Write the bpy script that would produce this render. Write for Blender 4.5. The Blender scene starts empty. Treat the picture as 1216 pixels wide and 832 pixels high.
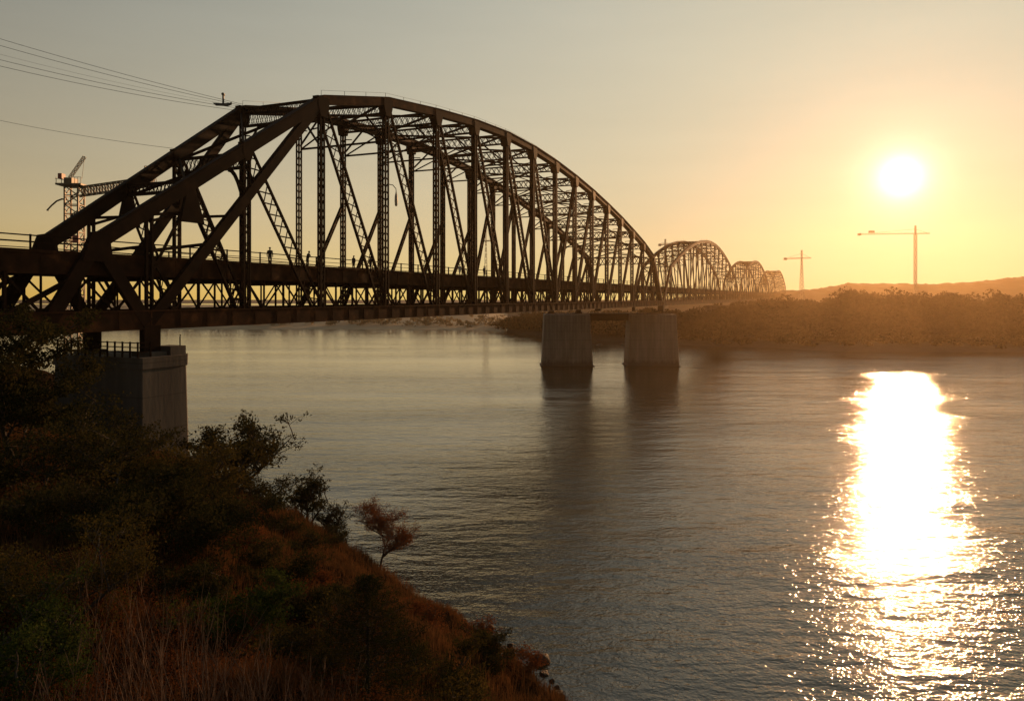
import bpy, bmesh, math, random
import numpy as np
from mathutils import Vector, Matrix

R = math.radians
rng = np.random.default_rng(7)
random.seed(7)
scene = bpy.context.scene
COL = scene.collection

# ------------------------------------------------------------------ camera
F_PX, CX, HY, CAM_Z = 900.0, 608.0, 353.0, 20.6     # focal length and horizon of the photograph, in its pixels
cam_d = bpy.data.cameras.new('camera')
cam = bpy.data.objects.new('camera', cam_d)
COL.objects.link(cam)
cam.location = (0, 0, CAM_Z)
cam.rotation_euler = (R(90), 0, 0)
cam_d.sensor_width = 36.0
cam_d.lens = 36.0 * F_PX / 1216.0
cam_d.shift_y = -(416.0 - HY) / 1216.0
cam_d.clip_start = 0.1
cam_d.clip_end = 20000
scene.camera = cam


def at(px, py, Y):
    """World point seen at photo pixel (px, py) at depth Y."""
    return Vector(((px - CX) / F_PX * Y, Y, CAM_Z - (py - HY) / F_PX * Y))


# ------------------------------------------------------------------ helpers
def tag(o, label=None, cat=None, group=None, kind=None):
    if label: o['label'] = label
    if cat: o['category'] = cat
    if group: o['group'] = group
    if kind: o['kind'] = kind
    return o


def empty(name, loc, rz=0.0):
    o = bpy.data.objects.new(name, None)
    COL.objects.link(o)
    o.location = loc
    o.rotation_euler = (0, 0, rz)
    o.empty_display_size = 0.5
    return o


def link_mesh(name, me, m, parent=None, loc=None):
    o = bpy.data.objects.new(name, me)
    COL.objects.link(o)
    if m is not None:
        for mm in (m if isinstance(m, (list, tuple)) else [m]):
            me.materials.append(mm)
    if parent is not None:
        o.parent = parent
    if loc is not None:
        o.location = loc
    return o


def np_mesh(name, verts, faces_n, smooth=False):
    """verts (N,3); faces_n (M,k) array of equal-size faces."""
    me = bpy.data.meshes.new(name)
    verts = np.asarray(verts, dtype=np.float32)
    faces_n = np.asarray(faces_n, dtype=np.int32)
    m, k = faces_n.shape
    me.vertices.add(len(verts))
    me.vertices.foreach_set('co', verts.ravel())
    me.loops.add(m * k)
    me.loops.foreach_set('vertex_index', faces_n.ravel())
    me.polygons.add(m)
    me.polygons.foreach_set('loop_start', np.arange(0, m * k, k, dtype=np.int32))
    if smooth:
        me.polygons.foreach_set('use_smooth', np.ones(m, dtype=bool))
    me.update(calc_edges=True)
    return me


class MB:
    """Collects boxes, bars and tubes into one mesh."""
    def __init__(self):
        self.v, self.f = [], []

    def hexa(self, c):
        n = len(self.v)
        self.v += [tuple(p) for p in c]
        self.f += [(n, n+3, n+2, n+1), (n+4, n+5, n+6, n+7), (n, n+1, n+5, n+4),
                   (n+1, n+2, n+6, n+5), (n+2, n+3, n+7, n+6), (n+3, n, n+4, n+7)]

    def box(self, a, b):
        (x0, y0, z0), (x1, y1, z1) = a, b
        self.hexa([(x0, y0, z0), (x1, y0, z0), (x1, y1, z0), (x0, y1, z0),
                   (x0, y0, z1), (x1, y0, z1), (x1, y1, z1), (x0, y1, z1)])
        return self

    def bar(self, p0, p1, w, h, side=(0, 1, 0), w1=None):
        """Rectangular bar; w measured along `side`, h across it."""
        p0, p1 = Vector(p0), Vector(p1)
        d = (p1 - p0)
        if d.length < 1e-6: return self
        d.normalize()
        s = Vector(side); s = s - d * s.dot(d)
        if s.length < 1e-4:
            s = Vector((1, 0, 0)) if abs(d.x) < .9 else Vector((0, 0, 1))
            s = s - d * s.dot(d)
        s.normalize()
        u = d.cross(s)
        c = []
        for p in (p0, p1):
            for a, b in ((-1, -1), (1, -1), (1, 1), (-1, 1)):
                c.append(p + s * (a * w / 2) + u * (b * h / 2))
        self.hexa(c)
        return self

    def tube(self, pts, radii, n=6):
        base = len(self.v)
        pts = [Vector(p) for p in pts]
        ref = Vector((0.3, 0.2, 1)).normalized()
        for i, p in enumerate(pts):
            d = (pts[min(i+1, len(pts)-1)] - pts[max(i-1, 0)])
            d.normalize()
            a = d.cross(ref)
            if a.length < .05: a = d.cross(Vector((1, 0, 0)))
            a.normalize(); b = d.cross(a)
            for k in range(n):
                t = 2 * math.pi * k / n
                self.v.append(tuple(p + (a * math.cos(t) + b * math.sin(t)) * radii[i]))
        for i in range(len(pts) - 1):
            for k in range(n):
                k2 = (k + 1) % n
                self.f.append((base + i*n + k, base + i*n + k2, base + (i+1)*n + k2, base + (i+1)*n + k))
        self.f.append(tuple(base + k for k in range(n))[::-1])
        self.f.append(tuple(base + (len(pts)-1)*n + k for k in range(n)))
        return self

    def prism(self, outline, y0, y1):
        """outline [(x,z)] extruded along y."""
        n = len(self.v); k = len(outline)
        self.v += [(x, y0, z) for x, z in outline] + [(x, y1, z) for x, z in outline]
        self.f.append(tuple(range(n, n + k)))
        self.f.append(tuple(range(n + 2*k - 1, n + k - 1, -1)))
        for i in range(k):
            j = (i + 1) % k
            self.f.append((n + i, n + k + i, n + k + j, n + j))
        return self

    def lattice(self, p0, p1, width, depth, side=(0, 1, 0), flange=.16, lace=.07, pitch=None, double=False, faces=(-1, 1)):
        """Built-up lattice member: two flanges `width` apart, laced on both faces; depth along `side`."""
        p0, p1 = Vector(p0), Vector(p1)
        d = p1 - p0; L = d.length
        if L < .2: return self
        d.normalize()
        s = Vector(side); s = (s - d * s.dot(d)).normalized()
        u = d.cross(s)
        for a in (-1, 1):
            o = u * (a * (width - flange) / 2)
            self.bar(p0 + o, p1 + o, depth, flange, s)
        pitch = pitch or width * .95
        n = max(2, int(round(L / pitch)))
        hw = (width - flange) / 2
        for fa in faces:
            off = s * (fa * (depth / 2 - .03))
            for i in range(n):
                a = -1 if i % 2 else 1
                q0 = p0 + d * (L * i / n); q1 = p0 + d * (L * (i + 1) / n)
                self.bar(q0 + u * (a * hw) + off, q1 - u * (a * hw) + off, .03, lace, s)
                if double:
                    self.bar(q0 - u * (a * hw) + off * .93, q1 + u * (a * hw) + off * .93, .03, lace, s)
        return self

    def column(self, x, w, z0, z1, wx, wy, ang=.19, lace=.08, pitch=.8):
        """Upright of four corner angles laced on all four faces."""
        hx, hy = (wx - ang) / 2, (wy - ang) / 2
        cs = [(-hx, -hy), (hx, -hy), (hx, hy), (-hx, hy)]
        for a, b in cs:
            self.box((x + a - ang / 2, w + b - ang / 2, z0), (x + a + ang / 2, w + b + ang / 2, z1))
        n = max(2, int((z1 - z0) / pitch))
        for k in range(n):
            za, zb = z0 + (z1 - z0) * k / n, z0 + (z1 - z0) * (k + 1) / n
            for i in range(4):
                p, q = cs[i], cs[(i + 1) % 4]
                if (k + i) % 2: p, q = q, p
                self.bar((x + p[0], w + p[1], za), (x + q[0], w + q[1], zb), .04, lace, (p[1] - q[1], q[0] - p[0], 0))
        return self

    def build(self, name, m, parent=None, loc=None, smooth=False):
        me = bpy.data.meshes.new(name)
        me.from_pydata(self.v, [], self.f)
        if smooth:
            me.polygons.foreach_set('use_smooth', [True] * len(me.polygons))
        me.update()
        return link_mesh(name, me, m, parent, loc)


def copy_tree(o, parent=None):
    c = o.copy()
    COL.objects.link(c)
    if parent is not None:
        c.parent = parent
    for ch in [x for x in KIDS.get(o.name, [])]:
        copy_tree(ch, c)
    return c


KIDS = {}


def index_children():
    KIDS.clear()
    for o in scene.objects:
        if o.parent:
            KIDS.setdefault(o.parent.name, []).append(o)


# ------------------------------------------------------------------ materials
def new_mat(name):
    m = bpy.data.materials.new(name)
    m.use_nodes = True
    nt = m.node_tree
    nt.nodes.clear()
    out = nt.nodes.new('ShaderNodeOutputMaterial')
    return m, nt, out


def ramp(nt, fac, stops):
    r = nt.nodes.new('ShaderNodeValToRGB')
    e = r.color_ramp.elements
    while len(e) < len(stops): e.new(.5)
    for i, (p, c) in enumerate(stops):
        e[i].position = p
        e[i].color = (*c, 1)
    nt.links.new(fac, r.inputs[0])
    return r.outputs[0]


def noise(nt, vec, scale, detail=4, rough=.55):
    n = nt.nodes.new('ShaderNodeTexNoise')
    n.inputs['Scale'].default_value = scale
    n.inputs['Detail'].default_value = detail
    n.inputs['Roughness'].default_value = rough
    if vec is not None: nt.links.new(vec, n.inputs['Vector'])
    return n.outputs['Fac']


def coords(nt, kind='Object', scale=None):
    t = nt.nodes.new('ShaderNodeTexCoord')
    o = t.outputs[kind]
    if scale:
        mp = nt.nodes.new('ShaderNodeMapping')
        mp.inputs['Scale'].default_value = scale
        nt.links.new(o, mp.inputs['Vector'])
        o = mp.outputs[0]
    return o


def position(nt, scale=None):
    g = nt.nodes.new('ShaderNodeNewGeometry')
    o = g.outputs['Position']
    if scale:
        mp = nt.nodes.new('ShaderNodeMapping')
        mp.inputs['Scale'].default_value = scale
        nt.links.new(o, mp.inputs['Vector'])
        o = mp.outputs[0]
    return o


def solid(name, stops, scale=1.0, rough=.7, bump=0.0, bscale=None, metal=0.0, vscale=None, detail=5, spec=None):
    m, nt, out = new_mat(name)
    b = nt.nodes.new('ShaderNodeBsdfPrincipled')
    b.inputs['Roughness'].default_value = rough
    b.inputs['Metallic'].default_value = metal
    if spec is not None: b.inputs['Specular IOR Level'].default_value = spec
    v = position(nt, vscale)
    f = noise(nt, v, scale, detail)
    nt.links.new(ramp(nt, f, stops), b.inputs['Base Color'])
    if bump:
        bp = nt.nodes.new('ShaderNodeBump')
        bp.inputs['Strength'].default_value = 1
        bp.inputs['Distance'].default_value = bump
        nt.links.new(noise(nt, v, bscale or scale * 4, 6), bp.inputs['Height'])
        nt.links.new(bp.outputs[0], b.inputs['Normal'])
    nt.links.new(b.outputs[0], out.inputs['Surface'])
    return m


def leaf_mat(name, stops, scale=.6, trans=.35):
    m, nt, out = new_mat(name)
    d = nt.nodes.new('ShaderNodeBsdfDiffuse')
    t = nt.nodes.new('ShaderNodeBsdfTranslucent')
    mx = nt.nodes.new('ShaderNodeMixShader')
    mx.inputs[0].default_value = trans
    v = position(nt)
    n1 = noise(nt, v, scale, 2)
    n2 = noise(nt, v, scale * 14, 1)
    ad = nt.nodes.new('ShaderNodeMath'); ad.operation = 'MULTIPLY_ADD'
    ad.inputs[1].default_value = .5
    nt.links.new(n2, ad.inputs[0])
    h = nt.nodes.new('ShaderNodeMath'); h.operation = 'MULTIPLY'; h.inputs[1].default_value = .5
    nt.links.new(n1, h.inputs[0]); nt.links.new(h.outputs[0], ad.inputs[2])
    c = ramp(nt, ad.outputs[0], stops)
    nt.links.new(c, d.inputs['Color']); nt.links.new(c, t.inputs['Color'])
    nt.links.new(d.outputs[0], mx.inputs[1]); nt.links.new(t.outputs[0], mx.inputs[2])
    nt.links.new(mx.outputs[0], out.inputs['Surface'])
    return m


M = {}
M['steel'] = solid('dark_painted_steel', [(.3, (.009, .0055, .0045)), (.5, (.014, .008, .006)), (.66, (.026, .013, .008))], .55, .55, .006, 9, detail=7, spec=.015)
M['steel_old'] = solid('rusty_sunlit_steel', [(.3, (.020, .011, .007)), (.55, (.048, .022, .012)), (.72, (.11, .046, .020))], .8, .6, .006, 7, detail=7, spec=.015)  # rust, with the orange of grazing sun added to its brighter tones
M['deck'] = solid('deck_concrete', [(.3, (.07, .05, .038)), (.7, (.12, .085, .06))], .7, .8, .01, 6)
M['asphalt'] = solid('asphalt', [(.3, (.04, .038, .036)), (.7, (.06, .057, .053))], 1.5, .85, .004, 30)
M['concrete'] = solid('pier_concrete', [(.3, (.16, .137, .115)), (.55, (.20, .173, .148)), (.75, (.25, .216, .185))], .35, .85, .012, 3, vscale=(1, 1, .35), detail=8)
M['concrete_old'] = solid('weathered_concrete', [(.3, (.055, .044, .036)), (.55, (.080, .066, .053)), (.75, (.12, .098, .08))], .5, .85, .014, 3, vscale=(1, 1, .3), detail=8)
M['crane'] = solid('crane_paint', [(.3, (.09, .06, .034)), (.7, (.13, .088, .046))], 1.2, .5, .002, 9)
M['pale_paint'] = solid('pale_paint', [(.3, (.55, .52, .47)), (.7, (.7, .66, .6))], 3, .4)
M['red_paint'] = solid('red_paint', [(.3, (.18, .04, .03)), (.7, (.24, .05, .04))], 3, .5)
M['wire'] = solid('wire_metal', [(.3, (.04, .04, .04)), (.7, (.07, .07, .07))], 2, .5)
M['pylon'] = solid('galvanised_steel', [(.3, (.16, .15, .14)), (.7, (.24, .22, .2))], 1, .5)
M['bark'] = solid('bark', [(.3, (.028, .020, .014)), (.7, (.06, .042, .03))], 3, .9, .02, 12, vscale=(1, 1, .25))
M['twig'] = solid('dry_twig', [(.3, (.10, .055, .032)), (.7, (.18, .10, .06))], 3, .9)
M['rock'] = solid('wet_rock', [(.3, (.025, .018, .013)), (.55, (.05, .034, .023)), (.75, (.085, .055, .036))], 2.2, .6, .12, 5, detail=9, spec=.15)
M['glass_lamp'] = solid('lamp_cover', [(.3, (.42, .38, .31)), (.7, (.52, .46, .37))], 2, .5)
M['skin'] = solid('skin', [(.3, (.30, .17, .11)), (.7, (.36, .21, .14))], 4, .6)
M['hair'] = solid('hair', [(.3, (.02, .014, .01)), (.7, (.035, .025, .018))], 12, .6)
M['cloth_dark'] = solid('dark_cloth', [(.3, (.025, .022, .024)), (.7, (.045, .04, .042))], 6, .9)
M['cloth_red'] = solid('red_cloth', [(.3, (.22, .045, .035)), (.7, (.30, .06, .045))], 6, .9)
M['cloth_pale'] = solid('pale_cloth', [(.3, (.5, .45, .4)), (.7, (.62, .57, .5))], 6, .9)
M['leaf_dark'] = leaf_mat('dark_foliage', [(.3, (.018, .020, .008)), (.5, (.036, .034, .012)), (.7, (.075, .058, .020))])
M['leaf_olive'] = leaf_mat('olive_foliage', [(.3, (.026, .025, .008)), (.5, (.065, .052, .015)), (.7, (.13, .088, .025))])
M['leaf_green'] = leaf_mat('green_foliage', [(.3, (.020, .034, .008)), (.5, (.040, .058, .013)), (.7, (.085, .095, .024))])
M['leaf_rust'] = leaf_mat('rust_foliage', [(.3, (.07, .029, .012)), (.5, (.15, .054, .019)), (.7, (.22, .085, .032))])
M['needle'] = leaf_mat('conifer_needles', [(.3, (.012, .015, .006)), (.5, (.028, .030, .010)), (.7, (.085, .068, .018))], trans=.2)
M['grass'] = leaf_mat('dry_grass', [(.25, (.045, .027, .012)), (.45, (.095, .050, .021)), (.6, (.155, .070, .028)), (.75, (.10, .070, .025))], .25, .35)
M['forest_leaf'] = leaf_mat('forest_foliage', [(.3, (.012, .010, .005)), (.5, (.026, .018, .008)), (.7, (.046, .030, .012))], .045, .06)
M['far_field'] = solid('hazed_dry_field', [(.3, (.30, .235, .15)), (.7, (.42, .33, .21))], .02, .95, .3, .2)  # dry grass, its pale albedo standing in for haze over the left shore
M['far_bank'] = solid('dark_wood_floor', [(.3, (.016, .011, .006)), (.7, (.035, .023, .012))], .05, .95, .3, .3)  # dark soil of the wooded shore
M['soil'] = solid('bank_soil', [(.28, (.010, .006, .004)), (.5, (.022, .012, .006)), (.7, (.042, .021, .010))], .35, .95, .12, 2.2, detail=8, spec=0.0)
M['far_soil'] = solid('far_soil', [(.3, (.05, .036, .02)), (.7, (.09, .062, .036))], .05, .95, .3, .3)
M['far_leaf'] = leaf_mat('hazed_scrub', [(.3, (.22, .17, .10)), (.7, (.32, .25, .15))], .05, .3)  # lightened with the field: haze put into the leaf colour
M['hill'] = solid('wooded_hill', [(.35, (.03, .028, .014)), (.65, (.07, .055, .028))], .03, .95, 2.0, .08, detail=8)

def weather_concrete(m):
    """Tide stain above the waterline, run-off streaks, and the joints between concrete lifts."""
    nt = m.node_tree
    b = [n for n in nt.nodes if n.type == 'BSDF_PRINCIPLED'][0]
    src = b.inputs['Base Color'].links[0].from_socket
    g = position(nt)
    sp = nt.nodes.new('ShaderNodeSeparateXYZ'); nt.links.new(g, sp.inputs[0])
    def mth(op, x, y=None, z=None):
        n = nt.nodes.new('ShaderNodeMath'); n.operation = op
        for k, v in enumerate((x, y, z)):
            if v is None: continue
            if isinstance(v, (int, float)): n.inputs[k].default_value = v
            else: nt.links.new(v, n.inputs[k])
        return n.outputs[0]
    ragged = noise(nt, position(nt, (1, 1, .2)), .9, 5)
    zr = mth('MULTIPLY_ADD', ragged, -3.2, sp.outputs[2])
    tide = nt.nodes.new('ShaderNodeMapRange')
    tide.inputs['From Min'].default_value = -.6; tide.inputs['From Max'].default_value = .6
    tide.inputs['To Min'].default_value = .38; tide.inputs['To Max'].default_value = 1.0
    nt.links.new(zr, tide.inputs['Value'])
    streak = nt.nodes.new('ShaderNodeMapRange')
    streak.inputs['From Min'].default_value = .42; streak.inputs['From Max'].default_value = .62
    streak.inputs['To Min'].default_value = .78; streak.inputs['To Max'].default_value = 1.05
    nt.links.new(noise(nt, position(nt, (1, 1, .05)), 1.6, 6), streak.inputs['Value'])
    fz = mth('FRACT', mth('MULTIPLY', sp.outputs[2], 1 / 2.6))
    joint = mth('SUBTRACT', 1.0, mth('MULTIPLY', mth('LESS_THAN', fz, .035), .35))
    k = mth('MULTIPLY', mth('MULTIPLY', tide.outputs[0], streak.outputs[0]), joint)
    mx = nt.nodes.new('ShaderNodeVectorMath'); mx.operation = 'SCALE'
    nt.links.new(src, mx.inputs[0]); nt.links.new(k, mx.inputs['Scale'])
    nt.links.new(mx.outputs[0], b.inputs['Base Color'])


weather_concrete(M['concrete']); weather_concrete(M['concrete_old'])

# ------------------------------------------------------------------ sun, sky
SUN_AZ = math.atan((1070 - CX) / F_PX)                  # to the right of the view direction
SUN_EL = math.atan((HY - 210) / math.hypot(F_PX, 1070 - CX))
sun_dir = Vector((math.sin(SUN_AZ) * math.cos(SUN_EL), math.cos(SUN_AZ) * math.cos(SUN_EL), math.sin(SUN_EL)))
sl = bpy.data.lights.new('sun', 'SUN')
sl.energy = 3.3
sl.angle = R(0.6)
sl.color = (1.0, .51, .22)
so = bpy.data.objects.new('sun', sl)
COL.objects.link(so)
so.location = (60, 60, 120)
so.rotation_euler = sun_dir.to_track_quat('Z', 'Y').to_euler()

world = bpy.data.worlds.new('World')
scene.world = world
world.use_nodes = True
wt = world.node_tree
wt.nodes.clear()
wo = wt.nodes.new('ShaderNodeOutputWorld')
bg = wt.nodes.new('ShaderNodeBackground')
bg.inputs['Strength'].default_value = .10
sky = wt.nodes.new('ShaderNodeTexSky')
sky.sky_type = 'NISHITA'
sky.sun_disc = False
sky.sun_elevation = SUN_EL
sky.sun_rotation = SUN_AZ
sky.altitude = 0
sky.air_density = 1.0
sky.dust_density = 0.7
sky.ozone_density = 0.6
SKY_A = (.28, .315, .28)
SKY_S = (.100, .092, .085)                              # warm white balance; the sky rolls off softly towards the sun
sx_ = wt.nodes.new('ShaderNodeSeparateXYZ'); cx_ = wt.nodes.new('ShaderNodeCombineXYZ')
wt.links.new(sky.outputs[0], sx_.inputs[0])
for i_ in range(3):
    m1 = wt.nodes.new('ShaderNodeMath'); m1.operation = 'MULTIPLY'; m1.inputs[1].default_value = -SKY_S[i_] / SKY_A[i_]
    m2 = wt.nodes.new('ShaderNodeMath'); m2.operation = 'EXPONENT'
    m3 = wt.nodes.new('ShaderNodeMath'); m3.operation = 'MULTIPLY_ADD'; m3.inputs[1].default_value = -10.0 * SKY_A[i_]; m3.inputs[2].default_value = 10.0 * SKY_A[i_]
    wt.links.new(sx_.outputs[i_], m1.inputs[0]); wt.links.new(m1.outputs[0], m2.inputs[0])
    wt.links.new(m2.outputs[0], m3.inputs[0]); wt.links.new(m3.outputs[0], cx_.inputs[i_])
# the solar disc and its aureole
tc = wt.nodes.new('ShaderNodeTexCoord')
dt = wt.nodes.new('ShaderNodeVectorMath'); dt.operation = 'DOT_PRODUCT'
nrm = wt.nodes.new('ShaderNodeVectorMath'); nrm.operation = 'NORMALIZE'
wt.links.new(tc.outputs['Generated'], nrm.inputs[0])
wt.links.new(nrm.outputs[0], dt.inputs[0])
dt.inputs[1].default_value = sun_dir
cl = wt.nodes.new('ShaderNodeMath'); cl.operation = 'MAXIMUM'; cl.inputs[1].default_value = 0
wt.links.new(dt.outputs['Value'], cl.inputs[0])
acc = None
AUREOLE = ((5500, 13.0, (1, .92, .72)), (1300, 4.5, (1, .90, .62)), (260, .9, (1, .90, .52)), (1.8, 2.6, (.98, 1.02, .84)))
for pw, amp, colr in AUREOLE:
    p = wt.nodes.new('ShaderNodeMath'); p.operation = 'POWER'; p.inputs[1].default_value = pw
    wt.links.new(cl.outputs[0], p.inputs[0])
    sc_ = wt.nodes.new('ShaderNodeVectorMath'); sc_.operation = 'SCALE'
    sc_.inputs[0].default_value = tuple(c * amp for c in colr)
    wt.links.new(p.outputs[0], sc_.inputs['Scale'])
    if acc is None:
        acc = sc_.outputs[0]
    else:
        a_ = wt.nodes.new('ShaderNodeVectorMath'); a_.operation = 'ADD'
        wt.links.new(acc, a_.inputs[0]); wt.links.new(sc_.outputs[0], a_.inputs[1])
        acc = a_.outputs[0]
# the warm dusty band low over the horizon, strongest towards the sun
sz_ = wt.nodes.new('ShaderNodeSeparateXYZ'); wt.links.new(nrm.outputs[0], sz_.inputs[0])
def wmath(op, a, b=None, c=None):
    n = wt.nodes.new('ShaderNodeMath'); n.operation = op
    for k, x in enumerate((a, b, c)):
        if x is None: continue
        if isinstance(x, (int, float)): n.inputs[k].default_value = x
        else: wt.links.new(x, n.inputs[k])
    return n.outputs[0]
low = wmath('EXPONENT', wmath('MULTIPLY', wmath('ABSOLUTE', sz_.outputs[2]), -5.4))
fac_ = wmath('MULTIPLY', low, wmath('MULTIPLY_ADD', cl.outputs[0], .45, .45))
hb = wt.nodes.new('ShaderNodeVectorMath'); hb.operation = 'SCALE'
hb.inputs[0].default_value = (4.8, 1.9, -.7)
wt.links.new(fac_, hb.inputs['Scale'])
a_ = wt.nodes.new('ShaderNodeVectorMath'); a_.operation = 'ADD'
wt.links.new(acc, a_.inputs[0]); wt.links.new(hb.outputs[0], a_.inputs[1])
acc = a_.outputs[0]
red_ = wmath('MULTIPLY', low, wmath('POWER', cl.outputs[0], 6.0))    # redder air low under the sun
rb = wt.nodes.new('ShaderNodeVectorMath'); rb.operation = 'SCALE'
rb.inputs[0].default_value = (-2.6, -2.3, -1.9)
wt.links.new(red_, rb.inputs['Scale'])
a_ = wt.nodes.new('ShaderNodeVectorMath'); a_.operation = 'ADD'
wt.links.new(acc, a_.inputs[0]); wt.links.new(rb.outputs[0], a_.inputs[1])
acc = a_.outputs[0]
fin = wt.nodes.new('ShaderNodeVectorMath'); fin.operation = 'ADD'
wt.links.new(cx_.outputs[0], fin.inputs[0]); wt.links.new(acc, fin.inputs[1])
mpw = wt.nodes.new('ShaderNodeMapping'); mpw.inputs['Scale'].default_value = (2.2, 2.2, 17); mpw.inputs['Rotation'].default_value = (0, R(4), 0)
wt.links.new(nrm.outputs[0], mpw.inputs['Vector'])
stk = noise(wt, mpw.outputs[0], 1.3, 5, .6)
gain = wmath('MULTIPLY_ADD', stk, .13, .935)
fs = wt.nodes.new('ShaderNodeVectorMath'); fs.operation = 'SCALE'
wt.links.new(fin.outputs[0], fs.inputs[0]); wt.links.new(gain, fs.inputs['Scale'])
wt.links.new(fs.outputs[0], bg.inputs['Color'])
wt.links.new(bg.outputs[0], wo.inputs['Surface'])

vs = scene.view_settings
vs.view_transform = 'Standard'
vs.look = 'None'
vs.exposure = 0.15
vs.gamma = 1.0

# ------------------------------------------------------------------ value noise (numpy) for terrain
def vnoise(x, y, seed=0):
    x = np.asarray(x, float); y = np.asarray(y, float)
    xi = np.floor(x).astype(np.int64); yi = np.floor(y).astype(np.int64)
    xf = x - xi; yf = y - yi
    def hsh(a, b):
        n = (a * 374761393 + b * 668265263 + seed * 974634777) & 0xffffffff
        n = ((n ^ (n >> 13)) * 1274126177) & 0xffffffff
        return ((n ^ (n >> 16)) & 0xffff) / 65535.0
    u = xf * xf * (3 - 2 * xf); v = yf * yf * (3 - 2 * yf)
    return ((hsh(xi, yi) * (1 - u) + hsh(xi + 1, yi) * u) * (1 - v) +
            (hsh(xi, yi + 1) * (1 - u) + hsh(xi + 1, yi + 1) * u) * v) * 2 - 1


def fbm(x, y, seed=0, octs=4):
    s = 0; a = 1; f = 1
    for k in range(octs):
        s = s + a * vnoise(x * f, y * f, seed + k)
        a *= .5; f *= 2.03
    return s


def grid_mesh(name, x0, x1, y0, y1, step, hfun, keep=None):
    xs = np.arange(x0, x1 + step * .5, step); ys = np.arange(y0, y1 + step * .5, step)
    X, Y = np.meshgrid(xs, ys)
    Z = hfun(X, Y)
    V = np.stack([X, Y, Z], -1).reshape(-1, 3)
    nx, ny = len(xs), len(ys)
    i = np.arange(nx - 1)[None, :] + np.arange(ny - 1)[:, None] * nx
    Fq = np.stack([i, i + 1, i + nx + 1, i + nx], -1).reshape(-1, 4)
    if keep is not None:
        Fq = Fq[keep(V[Fq].mean(1))]
    return np_mesh(name, V, Fq, smooth=True)


# ------------------------------------------------------------------ near bank
SHORE = np.array([(58.8, -48.7), (1.5, 38.5), (-10, 57), (-14, 60.5), (-25, 66), (-34, 72), (-47, 90), (-53, 110), (-65, 130), (-90, 170), (-150, 230)], float)


def shore_d(X, Y):
    """Signed distance inland (positive on the near/left bank)."""
    X = np.asarray(X, float); Y = np.asarray(Y, float)
    best = np.full(X.shape, 1e9); sgn = np.ones(X.shape)
    for (ax, ay), (bx, by) in zip(SHORE[:-1], SHORE[1:]):
        dx, dy = bx - ax, by - ay
        L2 = dx * dx + dy * dy
        t = np.clip(((X - ax) * dx + (Y - ay) * dy) / L2, 0, 1)
        qx, qy = X - (ax + t * dx), Y - (ay + t * dy)
        d = np.hypot(qx, qy)
        s = np.sign(dx * (Y - ay) - dy * (X - ax))
        m = d < best - 1e-9
        best = np.where(m, d, best); sgn = np.where(m, s, sgn)
    return best * sgn


def gauss(X, Y, cx, cy, r, a):
    return a * np.exp(-((X - cx) ** 2 + (Y - cy) ** 2) / (2 * r * r))


def h_at(X, Y):
    X = np.asarray(X, float); Y = np.asarray(Y, float)
    d = shore_d(X, Y) + 1.1 * fbm(X * .13, Y * .13, 3, 3) * np.clip(1 - Y / 400, 0, 1)
    h = np.interp(d, [-40, -6, -1, 0, .8, 2.5, 6, 9, 13, 18, 24, 35, 60, 160],
                  [-8, -4, -1.2, -.1, .9, 2.3, 4.9, 7.0, 9.2, 11.2, 12.8, 14.5, 17, 20])
    far = np.clip((Y - 66) / 14, 0, 1)
    h = np.where(h > 0, h * (1 - .62 * far), h)
    land = np.clip(d / 3, 0, 1)
    h = h + land * (.55 * fbm(X * .22, Y * .22, 11, 4) + .16 * fbm(X * .9, Y * .9, 21, 3))
    h = h + gauss(X, Y, -1.5, -4.5, 4.5, 5.0) + gauss(X, Y, -44, 55, 8, 4.0) * (1 - far)
    h = h + gauss(X, Y, -3.0, 40.2, 1.7, 1.3) + gauss(X, Y, .1, 37.4, 1.3, 1.1)
    return h


def hz(x, y):
    return float(h_at(np.array([x]), np.array([y]))[0])


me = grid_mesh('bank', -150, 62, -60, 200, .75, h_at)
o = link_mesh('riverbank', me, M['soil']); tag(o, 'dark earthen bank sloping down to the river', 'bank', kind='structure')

# ground under everything, out to the horizon
me = np_mesh('bed', [(-9000, -3000, -9), (9000, -3000, -9), (9000, 9000, -9), (-9000, 9000, -9)], [(0, 1, 2, 3)])
tag(link_mesh('ground', me, M['far_soil']), 'ground beneath the river and the land', 'ground', kind='structure')

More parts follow.
